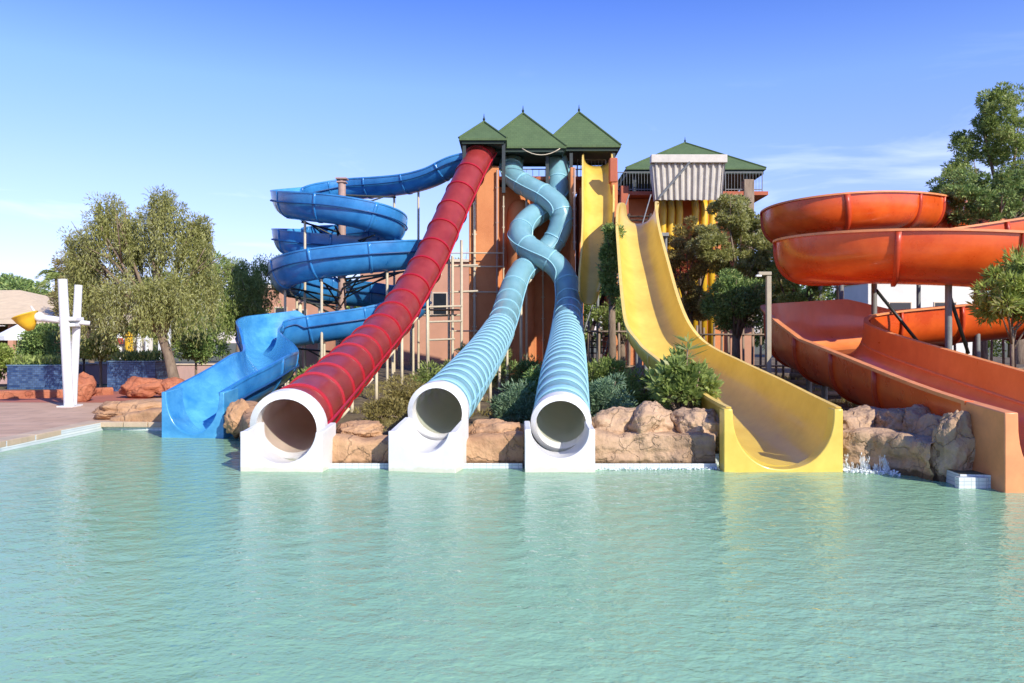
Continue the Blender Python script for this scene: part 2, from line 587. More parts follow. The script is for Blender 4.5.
def trough_band(path, s, parent, name, m, n=2.4, off=.05, th=.07, wd=.12, wi=0, hi=1, hli=None, top=True, part=(0, 1)):
    """a rib hugging the outside of the channel at arc length s"""
    bm = bmesh.new()
    rows = []
    for ds in (-wd / 2, wd / 2):
        p, T, S, U, e = path.at(min(max(s + ds, 0), path.len))
        pr = np.array(trough_profile(e[wi], e[hi], n, 22, e[hli] if hli is not None else None))
        d = np.gradient(pr, axis=0)
        d /= np.linalg.norm(d, axis=1)[:, None]
        nr = np.stack([d[:, 1], -d[:, 0]], 1)
        if nr[11][1] > 0:
            nr = -nr
        a, b = int(part[0] * 22), int(part[1] * 22) + 1
        pr, nr = pr[a:b], nr[a:b]
        i1 = [bm.verts.new(p + S * float(q[0]) + U * float(q[1])) for q in pr + nr * (off - .01)]
        i2 = [bm.verts.new(p + S * float(q[0]) + U * float(q[1])) for q in pr + nr * (off + th)]
        rows.append((i1, i2))
    (a1, a2), (b1, b2) = rows
    for j in range(len(a1) - 1):
        for q in ((a2[j], a2[j + 1], b2[j + 1], b2[j]), (a1[j], a1[j + 1], a2[j + 1], a2[j]), (b1[j], b1[j + 1], b2[j + 1], b2[j])):
            bm.faces.new(q)
    bm.faces.new((a1[0], a2[0], b2[0], b1[0]))
    bm.faces.new((a1[-1], a2[-1], b2[-1], b1[-1]))
    return obj(name, bm, m, parent, True)


def outlet(path_end, parent, name, m_face, m_in, w, h, W, H, L, n=2.4, base=-.35, slices=None, yaw=0.0, bev=True):
    """end block of a slide standing in the water: rectangular outside, a U channel through it.
    path_end: bottom centre of the channel at the front; the block reaches L back; slices: (y, H) pairs"""
    c = Vector(path_end)
    sl = slices or [(0, H), (L, H)]
    bm = bmesh.new()
    k = 24
    rows = []
    for y, HH in sl:
        inn, out = [], []
        for j in range(k + 1):
            th = math.pi * j / k
            cx, sx = math.cos(th), math.sin(th)
            u = w * math.copysign(abs(cx) ** (2 / n), cx)
            v = min(h, HH) * (1 - abs(sx) ** (2 / n)) if HH < h else h * (1 - abs(sx) ** (2 / n)) * 1.0
            if HH > h and (j == 0 or j == k):
                v = HH
            inn.append((u, v))
            # rectangular outside
            if abs(cx) > .7:
                out.append((math.copysign(W / 2, cx), HH - (HH - base) * min(1, abs(sx) / .7142)))
            else:
                out.append((W / 2 * cx / .7, base))
        rows.append(([(u, y, v) for u, v in inn], [(u, y, v) for u, v in out]))
    rz = Matrix.Rotation(yaw, 3, 'Z')
    vr = [([bm.verts.new(c + rz @ Vector(q)) for q in a], [bm.verts.new(c + rz @ Vector(q)) for q in b]) for a, b in rows]
    for a, b in (vr[0], vr[-1]):
        for j in range(k):
            f = bm.faces.new((a[j], a[j + 1], b[j + 1], b[j]))
    for (a, b), (a2, b2) in zip(vr[:-1], vr[1:]):
        for j in range(k):
            f = bm.faces.new((a[j], a[j + 1], a2[j + 1], a2[j]))
            f.material_index = 1
            bm.faces.new((b[j], b[j + 1], b2[j + 1], b2[j]))
        for e in (0, k):
            bm.faces.new((a[e], b[e], b2[e], a2[e]))
    o = obj(name, bm, None, parent, True)
    o.data.materials.append(m_face)
    o.data.materials.append(m_in)
    o.data.set_sharp_from_angle(angle=R(35))
    if bev:
        b = o.modifiers.new('edge', 'BEVEL')
        b.width = .018
        b.segments = 2
        b.limit_method = 'ANGLE'
        b.angle_limit = R(50)
    return o


def post(parent, name, p_top, zb, r, m, foot=True, top=None):
    """one upright with a base plate"""
    bm = bmesh.new()
    x, y, z = p_top
    cyl(bm, (x, y, zb - .3), (x, y, z), r, r, 12)
    if foot:
        box(bm, (x, y, zb + .02), (r * 4, r * 4, .04))
    o = obj(name, bm, m, parent, True)
    o.data.set_sharp_from_angle(angle=R(40))
    return o
# ------------------------------------------------------------------ vegetation
def leaves(name, pts, dirs, L, W, m, parent, jitter=.35):
    """many small bent leaf blades, one blade = two faces"""
    n = len(pts)
    pts = np.asarray(pts, float)
    d = np.asarray(dirs, float) + rng.normal(0, jitter, (n, 3))
    d /= np.linalg.norm(d, axis=1)[:, None] + 1e-9
    a = rng.normal(0, 1, (n, 3))
    w = np.cross(d, a)
    w /= np.linalg.norm(w, axis=1)[:, None] + 1e-9
    nn = np.cross(d, w)
    ll = (L * rng.uniform(.6, 1.3, n))[:, None]
    ww = (W * rng.uniform(.6, 1.3, n))[:, None]
    V = np.empty((n, 4, 3))
    V[:, 0] = pts
    V[:, 1] = pts + d * ll * .45 + w * ww * .5 + nn * ww * .15
    V[:, 2] = pts + d * ll
    V[:, 3] = pts + d * ll * .45 - w * ww * .5 + nn * ww * .15
    iw = root_world(parent).inverted() if parent is not None else Matrix.Identity(4)
    V = V.reshape(-1, 3) @ np.array(iw.to_3x3()).T + np.array(iw.translation)
    me = bpy.data.meshes.new(name)
    me.vertices.add(4 * n)
    me.vertices.foreach_set('co', V.ravel())
    idx = np.arange(4 * n).reshape(n, 4)
    tri = np.concatenate([idx[:, [0, 1, 2]], idx[:, [0, 2, 3]]], 1).reshape(-1)
    me.loops.add(6 * n)
    me.loops.foreach_set('vertex_index', tri)
    me.polygons.add(2 * n)
    me.polygons.foreach_set('loop_start', np.arange(0, 6 * n, 3))
    me.update(calc_edges=True)
    me.validate()
    return link(name, me, m, parent)


def ellipsoid_clumps(c, rad, k, inner=.35, seed=0, zmin=-.9):
    rg = np.random.default_rng(seed)
    out = []
    while len(out) < k:
        v = rg.normal(0, 1, 3)
        v /= np.linalg.norm(v)
        if v[2] < zmin:
            continue
        q = rg.uniform(inner, 1.0) ** .6
        bulge = 1 + .28 * noise.noise(Vector(v) * 2.1 + Vector((seed, 0, 0)))
        out.append(np.array(c) + v * np.array(rad) * q * bulge)
    return np.array(out)


def clump_leaves(cl, cr, n, seed=0, up=.25, flat=.75):
    rg = np.random.default_rng(seed + 50)
    i = rg.integers(0, len(cl), n)
    sz = rg.uniform(.55, 1.25, len(cl))
    v = rg.normal(0, 1, (n, 3))
    v /= np.linalg.norm(v, axis=1)[:, None]
    q = rg.uniform(.25, 1, n)[:, None] ** .6
    p = cl[i] + v * q * (cr * sz[i])[:, None] * np.array([1, 1, flat])
    d = v + np.array([0, 0, up])
    return p, d


def tree(name, label, cat, base, crown_c, rad, k, cr, nleaf, L, W, leafm, barkm, tr=.18, group=None, seed=1, inner=.35, weep=0.0, zmin=-.9, lean=(0, 0), limbs=9, up=.2, fork=.45, lobes=None):
    base = Vector(base)
    t = thing(name, label, cat, base, group)
    if lobes:
        cl = np.concatenate([ellipsoid_clumps(P(px, py, crown_c[1] + dy), (rx, rx * .9, rz), kk, inner, seed + 7 * i, -.8) for i, (px, py, rx, rz, kk, dy) in enumerate(lobes)])
    else:
        cl = ellipsoid_clumps(crown_c, rad, k, inner, seed, zmin)
    bm = bmesh.new()
    cc = Vector(crown_c)
    fk = base.lerp(Vector((cc.x, cc.y, cc.z - rad[2] * .5)), .85)
    fk.x += lean[0]
    mid = base.lerp(fk, .5) + Vector((lean[1], 0, 0))
    tube_chain(bm, [base - Vector((0, 0, .3)), base + Vector((0, 0, .1)), mid, fk], [tr * 1.5, tr * 1.15, tr * .9, tr * .75], 10)
    rg = random.Random(seed)
    for j in range(limbs):
        q = Vector(cl[rg.randrange(len(cl))])
        st = mid.lerp(fk, rg.uniform(.35, 1)) if j else fk
        m1 = st.lerp(q, fork) + Vector((rg.uniform(-.1, .1), rg.uniform(-.1, .1), rg.uniform(0, .25))) * rad[0] * .4
        tube_chain(bm, [st, m1, q], [tr * .5, tr * .3, tr * .07], 6)
        for _ in range(2):
            q2 = q + Vector((rg.gauss(0, 1), rg.gauss(0, 1), rg.gauss(0, .8))) * cr
            tube_chain(bm, [m1.lerp(q, .4), q2], [tr * .2, tr * .04], 5)
    obj('trunk', bm, barkm, t, True)
    p, d = clump_leaves(cl, cr, nleaf, seed, up)
    if weep > 0:
        # leaves strung down hanging twigs
        ns = nleaf // 26
        s0, _ = clump_leaves(cl, cr, ns, seed + 3, 0)
        ln = rng.uniform(.3, 1, ns) * weep
        P2 = []
        for s, l in zip(s0, ln):
            tt = np.sort(rng.uniform(0, 1, 26))
            sway = rng.normal(0, .12, 2)
            q = np.repeat(s[None], 26, 0)
            q[:, 2] -= tt * l
            q[:, 0] += sway[0] * tt ** 2 + rng.normal(0, .035, 26)
            q[:, 1] += sway[1] * tt ** 2 + rng.normal(0, .035, 26)
            P2.append(q)
        P2 = np.concatenate(P2)
        p = np.concatenate([p[: nleaf // 3], P2])
        d = np.concatenate([d[: nleaf // 3], np.tile([0, 0, -1.0], (len(P2), 1))])
    leaves('crown', p, d, L, W, leafm, t, .45)
    return t


def shrub(name, label, cat, c, rad, nleaf, L, W, leafm, group=None, seed=1, k=18, cr=.3, stems=7, up=.3):
    c = Vector(c)
    t = thing(name, label, cat, c, group)
    cc = c + Vector((0, 0, rad[2]))
    cl = ellipsoid_clumps(cc, rad, k, .4, seed)
    bm = bmesh.new()
    rg = random.Random(seed)
    for j in range(stems):
        q = Vector(cl[rg.randrange(len(cl))])
        tube_chain(bm, [c - Vector((0, 0, .1)), c.lerp(q, .5) + Vector((0, 0, .1)), q], [.03, .02, .008], 5)
    obj('stem', bm, M['bark'], t, True)
    p, d = clump_leaves(cl, cr, nleaf, seed, up)
    leaves('foliage', p, d, L, W, leafm, t)
    return t


def rock(name, label, c, s, seed, m, group=None, rz=0.0, sub=5, amp=.28, facets=.35):
    """a boulder: a ball pushed in and out by noise, with some flattened sides"""
    bm = bmesh.new()
    bmesh.ops.create_icosphere(bm, subdivisions=sub, radius=1)
    o = Vector((seed * 3.1, seed * 1.7, 0))
    rg = random.Random(seed)
    cuts = []
    for _ in range(7):
        n = Vector((rg.gauss(0, 1), rg.gauss(0, 1), rg.gauss(0, .7))).normalized()
        cuts.append((n, rg.uniform(.68, .95)))
    for v in bm.verts:
        p = v.co.copy()
        for n, d in cuts:
            e = p.dot(n) - d
            if e > 0:
                p -= n * e * .85
        f = 1 + amp * noise.noise(p * 1.3 + o) + amp * .5 * noise.noise(p * 3.1 + o) + amp * .22 * noise.noise(p * 8 + o) + amp * .10 * noise.noise(p * 19 + o)
        rdg = 1 - abs(noise.noise(p * 2.2 + o * 2))
        f -= .12 * max(0, rdg - .85) * 6 * facets
        v.co = p * f
    bmesh.ops.transform(bm, matrix=Matrix.Rotation(rz, 4, 'Z') @ Matrix.Diagonal((*s, 1)), verts=bm.verts)
    me = bpy.data.meshes.new(name)
    bm.to_mesh(me)
    bm.free()
    ob = link(name, me, m, None, True, c)
    return tag(ob, label, 'rock', group)
# ------------------------------------------------------------------ world, sun, camera
sc = bpy.context.scene
w = bpy.data.worlds.new('World')
sc.world = w
w.use_nodes = True
nt = w.node_tree
bg = nt.nodes['Background']
sky = nt.nodes.new('ShaderNodeTexSky')
sky.sky_type = 'NISHITA'
sky.sun_disc = False
SUN_EL, SUN_AZ = R(33), R(38)          # height, and how far to the right of straight behind the camera
sun_dir = Vector((math.sin(SUN_AZ) * math.cos(SUN_EL), -math.cos(SUN_AZ) * math.cos(SUN_EL), math.sin(SUN_EL)))
sky.sun_elevation = SUN_EL
sky.sun_rotation = math.pi - SUN_AZ
sky.air_density = 1.0
sky.dust_density = 0.6
sky.ozone_density = 3.2
sky.altitude = 400
tc = nt.nodes.new('ShaderNodeTexCoord')
sx = nt.nodes.new('ShaderNodeSeparateXYZ')
nt.links.new(tc.outputs['Generated'], sx.inputs[0])
mp = nt.nodes.new('ShaderNodeMapping')
mp.inputs['Scale'].default_value = (1.6, 1.6, 9.0)
nt.links.new(tc.outputs['Generated'], mp.inputs[0])
nz = nt.nodes.new('ShaderNodeTexNoise')
nz.inputs['Scale'].default_value = 1.7
nz.inputs['Detail'].default_value = 7
nz.inputs['Roughness'].default_value = .55
nz.inputs['Distortion'].default_value = .6
nt.links.new(mp.outputs[0], nz.inputs['Vector'])
mr = nt.nodes.new('ShaderNodeMapRange')
mr.inputs['From Min'].default_value = .54
mr.inputs['From Max'].default_value = .74
nt.links.new(nz.outputs['Fac'], mr.inputs['Value'])
lo = nt.nodes.new('ShaderNodeMapRange')       # thin cloud only low in the sky
lo.inputs['From Min'].default_value = .34
lo.inputs['From Max'].default_value = .10
lo.inputs['To Max'].default_value = .42
nt.links.new(sx.outputs['Z'], lo.inputs['Value'])
mu = nt.nodes.new('ShaderNodeMath')
mu.operation = 'MULTIPLY'
nt.links.new(mr.outputs[0], mu.inputs[0])
nt.links.new(lo.outputs[0], mu.inputs[1])
tint = nt.nodes.new('ShaderNodeMix')
tint.data_type = 'RGBA'
tint.blend_type = 'MULTIPLY'
tint.inputs[0].default_value = 1.0
er = nt.nodes.new('ShaderNodeValToRGB')      # clear deep blue overhead, paler towards the horizon
er.color_ramp.elements[0].position = .04
er.color_ramp.elements[0].color = (.74, .62, .80, 1)
er.color_ramp.elements[1].position = .46
er.color_ramp.elements[1].color = (.24, .42, 1.0, 1)
k = er.color_ramp.elements.new(.19); k.color = (.80, .72, .98, 1)
k = er.color_ramp.elements.new(.30); k.color = (.74, .78, 1.10, 1)
nt.links.new(sx.outputs['Z'], er.inputs[0])
nt.links.new(er.outputs[0], tint.inputs[7])
nt.links.new(sky.outputs[0], tint.inputs[6])
mx = nt.nodes.new('ShaderNodeMix')
mx.data_type = 'RGBA'
nt.links.new(mu.outputs[0], mx.inputs[0])
nt.links.new(tint.outputs[2], mx.inputs[6])
mx.inputs[7].default_value = (7.4, 7.6, 8.2, 1)
nt.links.new(mx.outputs[2], bg.inputs['Color'])
bg.inputs['Strength'].default_value = .162

sl = bpy.data.lights.new('sun', 'SUN')
sl.energy = 3.9
sl.angle = R(.53)
sl.color = (1.0, .93, .82)
so = bpy.data.objects.new('sun', sl)
col.objects.link(so)
so.location = (20, -30, 40)
so.rotation_euler = sun_dir.to_track_quat('Z', 'Y').to_euler()

cd = bpy.data.cameras.new('camera')
cam = bpy.data.objects.new('camera', cd)
col.objects.link(cam)
cam.location = (0, 0, CAMZ)
cam.rotation_euler = (R(90), 0, 0)
cd.lens = 28
cd.sensor_width = 36
cd.clip_start = .1
cd.clip_end = 5000
cd.shift_y = 0.0005
sc.camera = cam
sc.view_settings.view_transform = 'Standard'
sc.view_settings.look = 'None'
sc.view_settings.gamma = 1
sc.view_settings.use_curve_mapping = False
sc.view_settings.exposure = 0.64
sc.render.engine = 'CYCLES'
sc.cycles.use_denoising = True
try:
    sc.cycles.denoiser = 'OPENIMAGEDENOISE'
except Exception:
    pass
sc.cycles.max_bounces = 8
sc.cycles.diffuse_bounces = 5
sc.cycles.glossy_bounces = 3
sc.cycles.transmission_bounces = 3
sc.cycles.caustics_reflective = False
sc.cycles.caustics_refractive = False
sc.render.use_persistent_data = False

# ------------------------------------------------------------------ water
# pool outline, counter-clockwise from the near right
OUT = [(15.5, -3.5), (15.5, 11.9), (9.95, 11.9), (9.95, 16.2), (7.35, 16.2), (7.3, 11.9), (7.12, 12.0), (6.78, 12.05), (6.85, 13.0), (6.6, 13.6), (6.1, 14.05), (5.6, 14.25), (5.45, 16.4), (4.0, 16.4), (3.7, 14.25), (1.32, 14.25), (1.3, 15.6), (.3, 15.6), (.28, 14.25), (-1.0, 14.25), (-1.0, 15.6),
       (-2.0, 15.6), (-2.02, 14.25), (-3.35, 14.25), (-3.3, 15.6), (-4.5, 15.6), (-4.6, 14.35), (-5.2, 15.5), (-6.1, 17.9), (-6.5, 18.9), (-6.6, 19.7), (-7.9, 19.8), (-8.1, 19.7), (-10.2, 19.9), (-10.3, -3.5)]


def water_mat():
    m, nt, b = new_mat('pool_water')
    N, L = nt.nodes, nt.links
    tc = N.new('ShaderNodeTexCoord')
    # milky turquoise water, a little greener in places
    n0 = N.new('ShaderNodeTexNoise'); n0.inputs['Scale'].default_value = .16; n0.inputs['Detail'].default_value = 3
    L.new(tc.outputs['Object'], n0.inputs['Vector'])
    cr = N.new('ShaderNodeValToRGB')
    cr.color_ramp.elements[0].position = .3
    cr.color_ramp.elements[0].color = (.355, .66, .385, 1)
    cr.color_ramp.elements[1].position = .68
    cr.color_ramp.elements[1].color = (.42, .72, .45, 1)
    L.new(n0.outputs['Fac'], cr.inputs[0])
    mp = N.new('ShaderNodeMapping'); mp.inputs['Scale'].default_value = (.82, 1.1, 1); mp.inputs['Rotation'].default_value = (0, 0, R(8))
    L.new(tc.outputs['Object'], mp.inputs[0])
    bn = None
    for scl, st, dist in ((3.4, .45, .035), (8, .7, .022), (17, .7, .011), (34, .45, .005)):
        nn = N.new('ShaderNodeTexNoise'); nn.inputs['Scale'].default_value = scl; nn.inputs['Detail'].default_value = 2
        nn.inputs['Distortion'].default_value = .25
        L.new(mp.outputs[0], nn.inputs['Vector'])
        bp = N.new('ShaderNodeBump'); bp.inputs['Strength'].default_value = st; bp.inputs['Distance'].default_value = dist
        L.new(nn.outputs['Fac'], bp.inputs['Height'])
        if bn:
            L.new(bn.outputs[0], bp.inputs['Normal'])
        bn = bp
    N.remove(b)
    df = N.new('ShaderNodeBsdfDiffuse'); L.new(cr.outputs[0], df.inputs['Color']); L.new(bn.outputs[0], df.inputs['Normal'])
    tr = N.new('ShaderNodeBsdfTransparent'); tr.inputs['Color'].default_value = (.72, .95, .84, 1)
    m1 = N.new('ShaderNodeMixShader'); m1.inputs[0].default_value = .32
    L.new(df.outputs[0], m1.inputs[1]); L.new(tr.outputs[0], m1.inputs[2])
    gl = N.new('ShaderNodeBsdfGlossy'); gl.inputs['Roughness'].default_value = .04; L.new(bn.outputs[0], gl.inputs['Normal'])
    fr = N.new('ShaderNodeFresnel'); fr.inputs['IOR'].default_value = 1.333; L.new(bn.outputs[0], fr.inputs['Normal'])
    m2 = N.new('ShaderNodeMixShader')
    L.new(fr.outputs[0], m2.inputs[0]); L.new(m1.outputs[0], m2.inputs[1]); L.new(gl.outputs[0], m2.inputs[2])
    L.new(m2.outputs[0], N['Material Output'].inputs['Surface'])
    return m


def build_water():
    xs = np.linspace(-10.6, 16, 380)
    ys = np.concatenate([np.linspace(-3.5, 3.5, 20, endpoint=False), np.linspace(3.5, 20.2, 300)])
    X, Y = np.meshgrid(xs, ys)
    Z = np.zeros_like(X)
    rg = np.random.default_rng(3)
    for _ in range(40):
        lam = rg.uniform(.22, .55)
        th = rg.normal(math.pi / 2, .85)
        ph = rg.uniform(0, 6.28)
        kx, ky = math.cos(th) * 2 * math.pi / lam, math.sin(th) * 2 * math.pi / lam
        Z += lam * .0012 * np.sin(X * kx + Y * ky + ph + .6 * np.sin(X * .9 + ph) + .5 * np.sin(Y * .7 + ph * 2))
    V = np.stack([X, Y, Z], -1).reshape(-1, 3)
    nx, ny = len(xs), len(ys)
    idx = np.arange(nx * ny).reshape(ny, nx)
    Fq = np.stack([idx[:-1, :-1], idx[:-1, 1:], idx[1:, 1:], idx[1:, :-1]], -1).reshape(-1, 4)
    me = bpy.data.meshes.new('pool_water')
    me.from_pydata(V.tolist(), [], Fq.tolist())
    me.shade_smooth()
    return struct(link('pool_water', me, water_mat()))


build_water()

M['pool_floor'] = mat_brick('pale_pool_tiles', (.42, .60, .52), (.46, .64, .56), (.34, .52, .47), 2.0, .5, .5, .02, .6)
from mathutils.geometry import tessellate_polygon
me = bpy.data.meshes.new('pool_floor')
hole = [Vector((x, y, -1.15)) for x, y in OUT]
me.from_pydata([tuple(v) for v in hole], [], [tuple(q) for q in tessellate_polygon([hole])])
struct(link('pool_floor', me, M['pool_floor']))

# ------------------------------------------------------------------ ground sheet with the pool cut out of it
DECK_Z = .22


def build_ground():
    from mathutils.geometry import tessellate_polygon
    z = DECK_Z - .02
    B = 1500
    outer = [Vector((x, y, z)) for x, y in ((-B, -B), (B, -B), (B, B), (-B, B))]
    hole = [Vector((x, y, z)) for x, y in OUT]
    tri = tessellate_polygon([outer, hole])
    me = bpy.data.meshes.new('ground')
    me.from_pydata([tuple(v) for v in outer + hole], [], [tuple(t) for t in tri])
    me.materials.append(M['ground'])
    o = link('ground', me)
    if me.polygons[0].normal.z < 0:
        me.flip_normals()
    return struct(o)


build_ground()

# pool wall below the rim, light tiles at the waterline
bm = bmesh.new()
n = len(OUT)
for i in range(n):
    (x0, y0), (x1, y1) = OUT[i], OUT[(i + 1) % n]
    v = [bm.verts.new(q) for q in ((x0, y0, -1.15), (x1, y1, -1.15), (x1, y1, DECK_Z - .02), (x0, y0, DECK_Z - .02))]
    bm.faces.new(v)
pw = struct(obj('pool_wall', bm, M['white_tile']))

# paved deck to the left of the pool, one sheet 4 mm above the ground, and its stone edge
bm = bmesh.new()
vs = [bm.verts.new((x, y, DECK_Z - .016)) for x, y in ((-10.31, -4), (-10.31, 19.95), (-6.6, 19.65), (-6.4, 21.5), (-9.5, 24), (-12, 33), (-40, 33), (-40, -4))]
bm.faces.new(vs)
struct(obj('deck', bm, M['deck']))
bm = bmesh.new()
for k in range(24):
    y = -3.5 + k * .98
    box(bm, (-10.42 + random.uniform(-.006, .006), y + .49, .15 + random.uniform(-.004, .004)), (.42, .955, .13), 0, .018)
struct(obj('pool_coping', bm, M['coping']))
bm = bmesh.new()
for k in range(3):
    box(bm, (-9.95 + k * .62, 19.93 - k * .02, .15), (.60, .36, .13), -.03, .018)
struct(obj('pool_coping_back', bm, M['coping']))
# ------------------------------------------------------------------ tube slides
def tube_part(name, path, r, t, m, parent, rf=None):
    """hollow tube: outer skin and inner lining in one mesh"""
    n = len(path.s)
    seg = 40
    V, Fc = [], []
    for i in range(n):
        ro = r + (rf(path.s[i]) if rf else 0)
        for rr in (ro, r - t):
            for k in range(seg):
                a = 2 * math.pi * k / seg
                V.append(path.p[i] + path.S[i] * rr * math.cos(a) + path.U[i] * rr * math.sin(a))
    mi = []
    for i in range(n - 1):
        for l in (0, 1):
            for k in range(seg):
                a = i * 2 * seg + l * seg + k
                b = i * 2 * seg + l * seg + (k + 1) % seg
                Fc.append((a, b, b + 2 * seg, a + 2 * seg)); mi.append(l)
    for i in (0, n - 1):
        for k in range(seg):
            a = i * 2 * seg + k
            b = i * 2 * seg + (k + 1) % seg
            Fc.append((a, b, b + seg, a + seg)); mi.append(0)
    V = np.array(V)
    iw = root_world(parent).inverted()
    V = V @ np.array(iw.to_3x3()).T + np.array(iw.translation)
    me = bpy.data.meshes.new(name)
    me.from_pydata(V.tolist(), [], Fc)
    me.materials.append(m)
    me.materials.append(M['cream_in'])
    me.polygons.foreach_set('material_index', mi)
    me.shade_smooth()
    me.set_sharp_from_angle(angle=R(50))
    return link(name, me, None, parent)


def rail(name, path, u, v, r, m, parent):
    """a joint strip or edge pipe running along a slide at offset (u, v)"""
    f = (lambda i, p: [((u(p.e[i]) if callable(u) else u) + x, (v(p.e[i]) if callable(v) else v) + y) for x, y in circ(r, 8)])
    return sweep(name, path, f, m, parent)


def white_outlet(t, c, W, H, r, zc, L, hb, zb, yaw=0):
    """white end piece of a tube: box with the lower half tube cut through it"""
    bm = bmesh.new()
    k = 26
    rz = Matrix.Rotation(yaw, 3, 'Z')
    base = -.4
    rows = []
    for y, HH, rr, zz in ((0, H, r, zc), (.10, H, r, zc), (L * .55, H + (hb - H) * .5, r, zc + (zb - zc) * .5), (L, hb, r, zb)):
        a, b = [], []
        t0 = math.asin(max(0, min(.9, (zz - HH) / rr)))
        for j in range(k + 1):
            th = t0 + (math.pi - 2 * t0) * j / k
            u = rr * math.cos(th)
            v = zz - rr * math.sin(th)
            if j in (0, k) and HH > zz:
                v = HH
            a.append((u, y, v))
            th = math.pi * j / k
            cx, sx = math.cos(th), math.sin(th)
            if abs(cx) > .7071:
                b.append((math.copysign(W / 2, cx), y, HH - (HH - base) * min(1, sx / .7071)))
            else:
                b.append((W / 2 * cx / .7071, y, base))
        rows.append((a, b))
    c = Vector(c)
    vr = [([bm.verts.new(c + rz @ Vector(q)) for q in a], [bm.verts.new(c + rz @ Vector(q)) for q in b]) for a, b in rows]
    for a, b in (vr[0], vr[-1]):
        for j in range(k):
            bm.faces.new((a[j], a[j + 1], b[j + 1], b[j]))
    for (a, b), (a2, b2) in zip(vr[:-1], vr[1:]):
        for j in range(k):
            bm.faces.new((a[j], a[j + 1], a2[j + 1], a2[j]))
            bm.faces.new((b[j], b[j + 1], b2[j + 1], b2[j]))
        for e in (0, k):
            bm.faces.new((a[e], b[e], b2[e], a2[e]))
    o = obj('splash_outlet', bm, M['white'], t, True)
    o.data.set_sharp_from_angle(angle=R(35))
    b = o.modifiers.new('edge', 'BEVEL')
    b.width = .015; b.segments = 2; b.limit_method = 'ANGLE'; b.angle_limit = R(50)
    return o


def v_support(t, path, s, r, m, zb=.3, name='support_post'):
    """post with a curved cradle under a tube"""
    p, T, S, U, _ = path.at(s)
    b = p - Vector((0, 0, r + .02))
    bm = bmesh.new()
    cyl(bm, (b.x, b.y, zb - .3), (b.x, b.y, b.z), .05, .05, 10)
    Sh = Vector((S.x, S.y, 0)).normalized()
    tube_chain(bm, [p + Sh * r * .88 - Vector((0, 0, r * .55)), p + Sh * r * .62 - Vector((0, 0, r * .86)), p - Vector((0, 0, r + .05)), p - Sh * r * .62 - Vector((0, 0, r * .86)), p - Sh * r * .88 - Vector((0, 0, r * .55))], [.03] * 5, 6)
    return obj(name, bm, m, t, True)


# red tube slide
RP = Path([P(286, 429, 14.25), P(304, 412, 15.4), P(325, 392, 17.5), P(348, 369, 20.0), P(370, 346, 22.8), P(389, 325, 24.8), P(402, 307, 26.4), P(412, 291, 27.5), P(424, 271, 28.6), P(434, 252, 29.6), P(447, 223, 31.0), P(461, 193, 32.4), P(473, 169, 33.5), P(480, 156, 34.2), P(483, 151, 34.7)], step=.12)
t = thing('red_tube_slide', 'long straight red tube slide with ribs, ending in a white outlet in the pool', 'water slide', (RP.p[-1][0], RP.p[-1][1], 0) if False else tuple(P(286, 472, 13.6)))
RP_T = t
tube_part('tube', RP.sub(.04, RP.len), .585, .03, M['red'], t)
me = ring_mesh(.585, .085, .045)
s = .9
while s < RP.len - .3:
    put_ring('rib', me, RP, s, t, M['rib_red'])
    s += 1.3
for u in (-.62, .62):
    rail('side_flange', RP.sub(.3, RP.len), u, -.06, .035, M['rib_red'], t)
put_ring('mouth_collar', ring_mesh(.56, .30, .12), RP, .17, t, M['white'])
white_outlet(t, P(281, 472, 13.5) * 1.0 + Vector((0, 0, -.0)), 1.42, .68, .60, .74, .84, .76, .66, -.06)
for s in np.arange(3.2, RP.len - 4, 3.1):
    v_support(t, RP, float(s), .62, M['cream_steel'], .3)

# aqua tube slides, twisted round each other on the upper half
A_PTS = [P(437, 413, 14.3), P(453, 395, 16.0), P(472, 371, 19.0), P(487, 350, 22.5), P(499, 330, 26.3), P(506, 312, 29.0), P(512, 292, 30.9), P(520, 274, 31.9), P(535, 260, 33.1), P(552, 244, 33.5), P(561, 225, 33.6), P(560, 209, 33.7), P(547, 197, 34.1), P(530, 188, 34.6), P(516, 179, 35.1), P(511, 170, 35.5), P(512, 158, 36.2)]
B_PTS = [P(561, 425, 14.3), P(562, 404, 15.5), P(564, 374, 18.0), P(566, 352, 21.5), P(567, 334, 25.2), P(568, 316, 28.6), P(569, 299, 30.8), P(567, 283, 31.7), P(557, 266, 32.0), P(539, 254, 32.2), P(524, 244, 32.7), P(520, 232, 33.3), P(529, 219, 34.0), P(545, 209, 34.8), P(556, 199, 35.1), P(558, 184, 35.4), P(557, 160, 36.2)]
AQ = []
